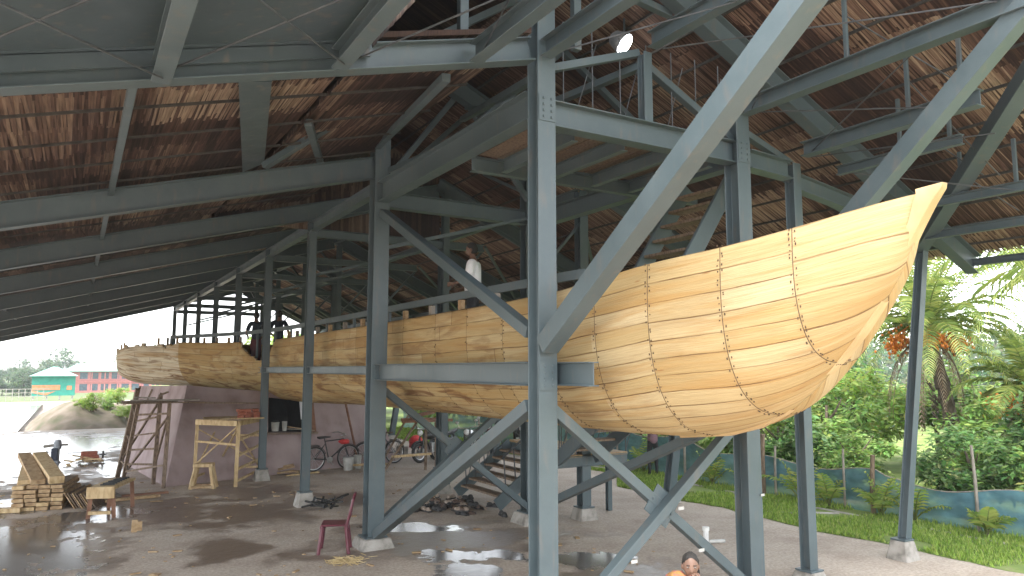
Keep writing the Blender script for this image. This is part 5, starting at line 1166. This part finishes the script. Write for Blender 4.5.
for x in (-4.3, -2.9, -1.5, -.1): b = MB(); b.bar((x, 110.3, -1.5), (x, 110.3, -.45), .2, .2); b.build('stilt', M['concrete'], pav)
pk = thing('pink_building', 'pink two-storey building with green roof and veranda windows behind the pavilion', 'building', (7, 170, -1.8))
b = MB(); b.box((8, 174, .3), (19, 7, 4.2)); b.build('wall', M['pinkwall'], pk)
b = MB(); hip(b, -2.2, 18.5, 169, 179, 2.45, 3.95, .75); b.build('roof', M['green_roof'], pk)
b = MB(); b.box((8.8, 170.3, .35), (17.4, .3, .22)); b.box((8.8, 170.3, .75), (17.4, .2, .12)); b.build('veranda_rail', M['pinkwall'], pk)
for i in range(9):
    for z in (1.55, -.75): w_ = MB(); w_.box((1.6 + i*1.85, 170.48, z), (1.35, .06, 1.3)); w_.build('window', M['window'], pk)
for i in range(8): w_ = MB(); w_.bar((.7 + i*2.3, 170.15, -1.8), (.7 + i*2.3, 170.15, 2.45), .2, .2); w_.build('column', M['pinkwall'], pk)
rail = thing('pond_railing', 'pale railing along the far side of the pond', 'railing', (-8, 85, -.2))
for i in range(24):
    b = MB(); x = -14 + i*.5; b.bar((x, 85, -.3), (x, 85, .95), .06, .06); b.build('post', M['concrete'], rail)
for z in (.25, .6, .95): b = MB(); b.bar((-14, 85, z), (-2, 85, z), .05, .05); b.build('rail', M['concrete'], rail)
rt = random.Random(77); lb = ['rounded tree in the tree line across the pond', 'low tree in the tree line across the pond']
far_list = [(-3.8, 215, 9.6, 5.2, 'f1', 'tall domed tree rising above the tree line between the pavilion and the pink building')] + [(-26 + i*3.1 + rt.uniform(-.8, .8), 190 + rt.uniform(-12, 30), rt.uniform(6.0, 7.6), rt.uniform(3.0, 4.2), 'f1' if i % 2 else 'f2', lb[i % 2]) for i in range(17)] + [(-30 + i*1.9 + rt.uniform(-.6, .6), 160 + rt.uniform(-6, 10), rt.uniform(2.6, 4.6), rt.uniform(1.9, 2.6), ('f1', 'f2', 'm1')[i % 3], 'bushy low tree in front of the tree line across the pond') for i in range(15)]
for i, (x, y, h, r, k, l_) in enumerate(far_list): tree('far_tree', l_, 'tree', x, y, -1.8, h, r, k, ('trees in the tree line across the pond' if i < 18 else 'low trees in front of the tree line') if i else None, .06, 120 + i)
# far woodland closing the horizon all round
b = MB(); rw = random.Random(55)
def wood(x, y, h, r, n):
    for i in range(n):
        p = V((x + rw.gauss(0, r*.5), y + rw.gauss(0, r*.5), rw.uniform(0, 1)**.8*h*(1 - .3*rw.random()))); L = r*.075; d = V((rw.gauss(0, 1), rw.gauss(0, 1), rw.gauss(0, .7))).normalized(); s = d.orthogonal().normalized()
        b.add([p, p + d*L*.5 + s*L*.4, p + d*L, p + d*L*.5 - s*L*.4], [(0, 1, 2, 3)], tuple(c*rw.uniform(.8, 1.25) for c in rw.choice(LC['far'])))
for i in range(60): wood(28 + i*1.5 + rw.uniform(-2, 2), 3 + i*2.2 + rw.uniform(-3, 3), 4.2 + i*.09, 4 + i*.05, 1000)
for i in range(30): wood(22 + i*7, 200 + rw.uniform(-5, 20), 10, 9, 500)
tag(b.build('distant_woods', M['leaf']), None, None, None, 'stuff')
# ------------------------------------------------------------------ ground, camera and light
GY = [(-400, 0), (41, 0), (43, -.6), (79, -.8), (81.5, -.15), (90, -.3), (120, -1.8), (900, -1.8)]
def sheet(nm, rows_, m):
    b = MB(); b.v = [p for y, z in rows_ for p in ((-600, y, z), (600, y, z))]; b.f = [(2*i, 2*i+1, 2*i+3, 2*i+2) for i in range(len(rows_)-1)]; b.c = [None]*len(b.f); b.mi = [0]*len(b.f); return tag(b.build(nm, m), None, None, None, 'structure')
sheet('ground', GY[:5], M['ground']); sheet('far_bank', GY[4:], M['bank'])
cam = bpy.data.cameras.new('camera'); co = bpy.data.objects.new('camera', cam); C.objects.link(co); sc.camera = co
pitch = R(6.3); head = math.atan(437 * math.cos(pitch) / 735)
co.location = (0, 0, 2.85); co.rotation_euler = (R(90) + pitch, 0, -head)
cam.sensor_width = 36; cam.lens = 36 * 735 / 1024; cam.clip_end = 3000; cam.clip_start = .05
w = bpy.data.worlds.new('World'); sc.world = w; w.use_nodes = True
nt = w.node_tree; bg = nt.nodes['Background']
sky = nt.nodes.new('ShaderNodeTexSky'); sky.sky_type = 'NISHITA'; sky.sun_disc = False
sky.sun_elevation = R(66); sky.sun_rotation = R(235); sky.air_density = 1.0; sky.dust_density = 1.5; sky.ozone_density = 1
hs = nt.nodes.new('ShaderNodeHueSaturation'); hs.inputs['Saturation'].default_value = .22
nt.links.new(sky.outputs[0], hs.inputs['Color']); nt.links.new(hs.outputs[0], bg.inputs['Color']); bg.inputs['Strength'].default_value = .15
sl = bpy.data.lights.new('sun', 'SUN'); so = bpy.data.objects.new('sun', sl); C.objects.link(so)
sl.energy = 1.5; sl.angle = R(40); sl.color = (1, .97, .93)
az = R(235); el = R(66)   # direction towards the sun
so.rotation_euler = V((math.sin(az) * math.cos(el), math.cos(az) * math.cos(el), math.sin(el))).to_track_quat('Z', 'Y').to_euler()
sc.view_settings.view_transform = 'Standard'; sc.view_settings.look = 'None'; sc.view_settings.gamma = 1; sc.view_settings.use_curve_mapping = False
sc.view_settings.exposure = 2.6
sc.render.engine = 'CYCLES'; cy = sc.cycles
cy.use_denoising = True; cy.max_bounces = 8; cy.diffuse_bounces = 5; cy.glossy_bounces = 3; cy.transparent_max_bounces = 12; cy.transmission_bounces = 3
cy.sample_clamp_indirect = 6; cy.caustics_reflective = False; cy.caustics_refractive = False

b = MB(); b.box((20, 155, 12), (400, 370, 30)); hz = b.build('haze', None); hz.data.materials.clear()
m, nt, bb, ns, ln = mat('haze_air'); ns.remove(bb); pv_ = ns.new('ShaderNodeVolumePrincipled'); pv_.inputs['Color'].default_value = (.85, .92, 1, 1); pv_.inputs['Density'].default_value = .0005; pv_.inputs['Anisotropy'].default_value = .2
ln.new(pv_.outputs[0], ns['Material Output'].inputs['Volume']); hz.data.materials.append(m); tag(hz, None, None, None, 'stuff')
cy.volume_bounces = 1
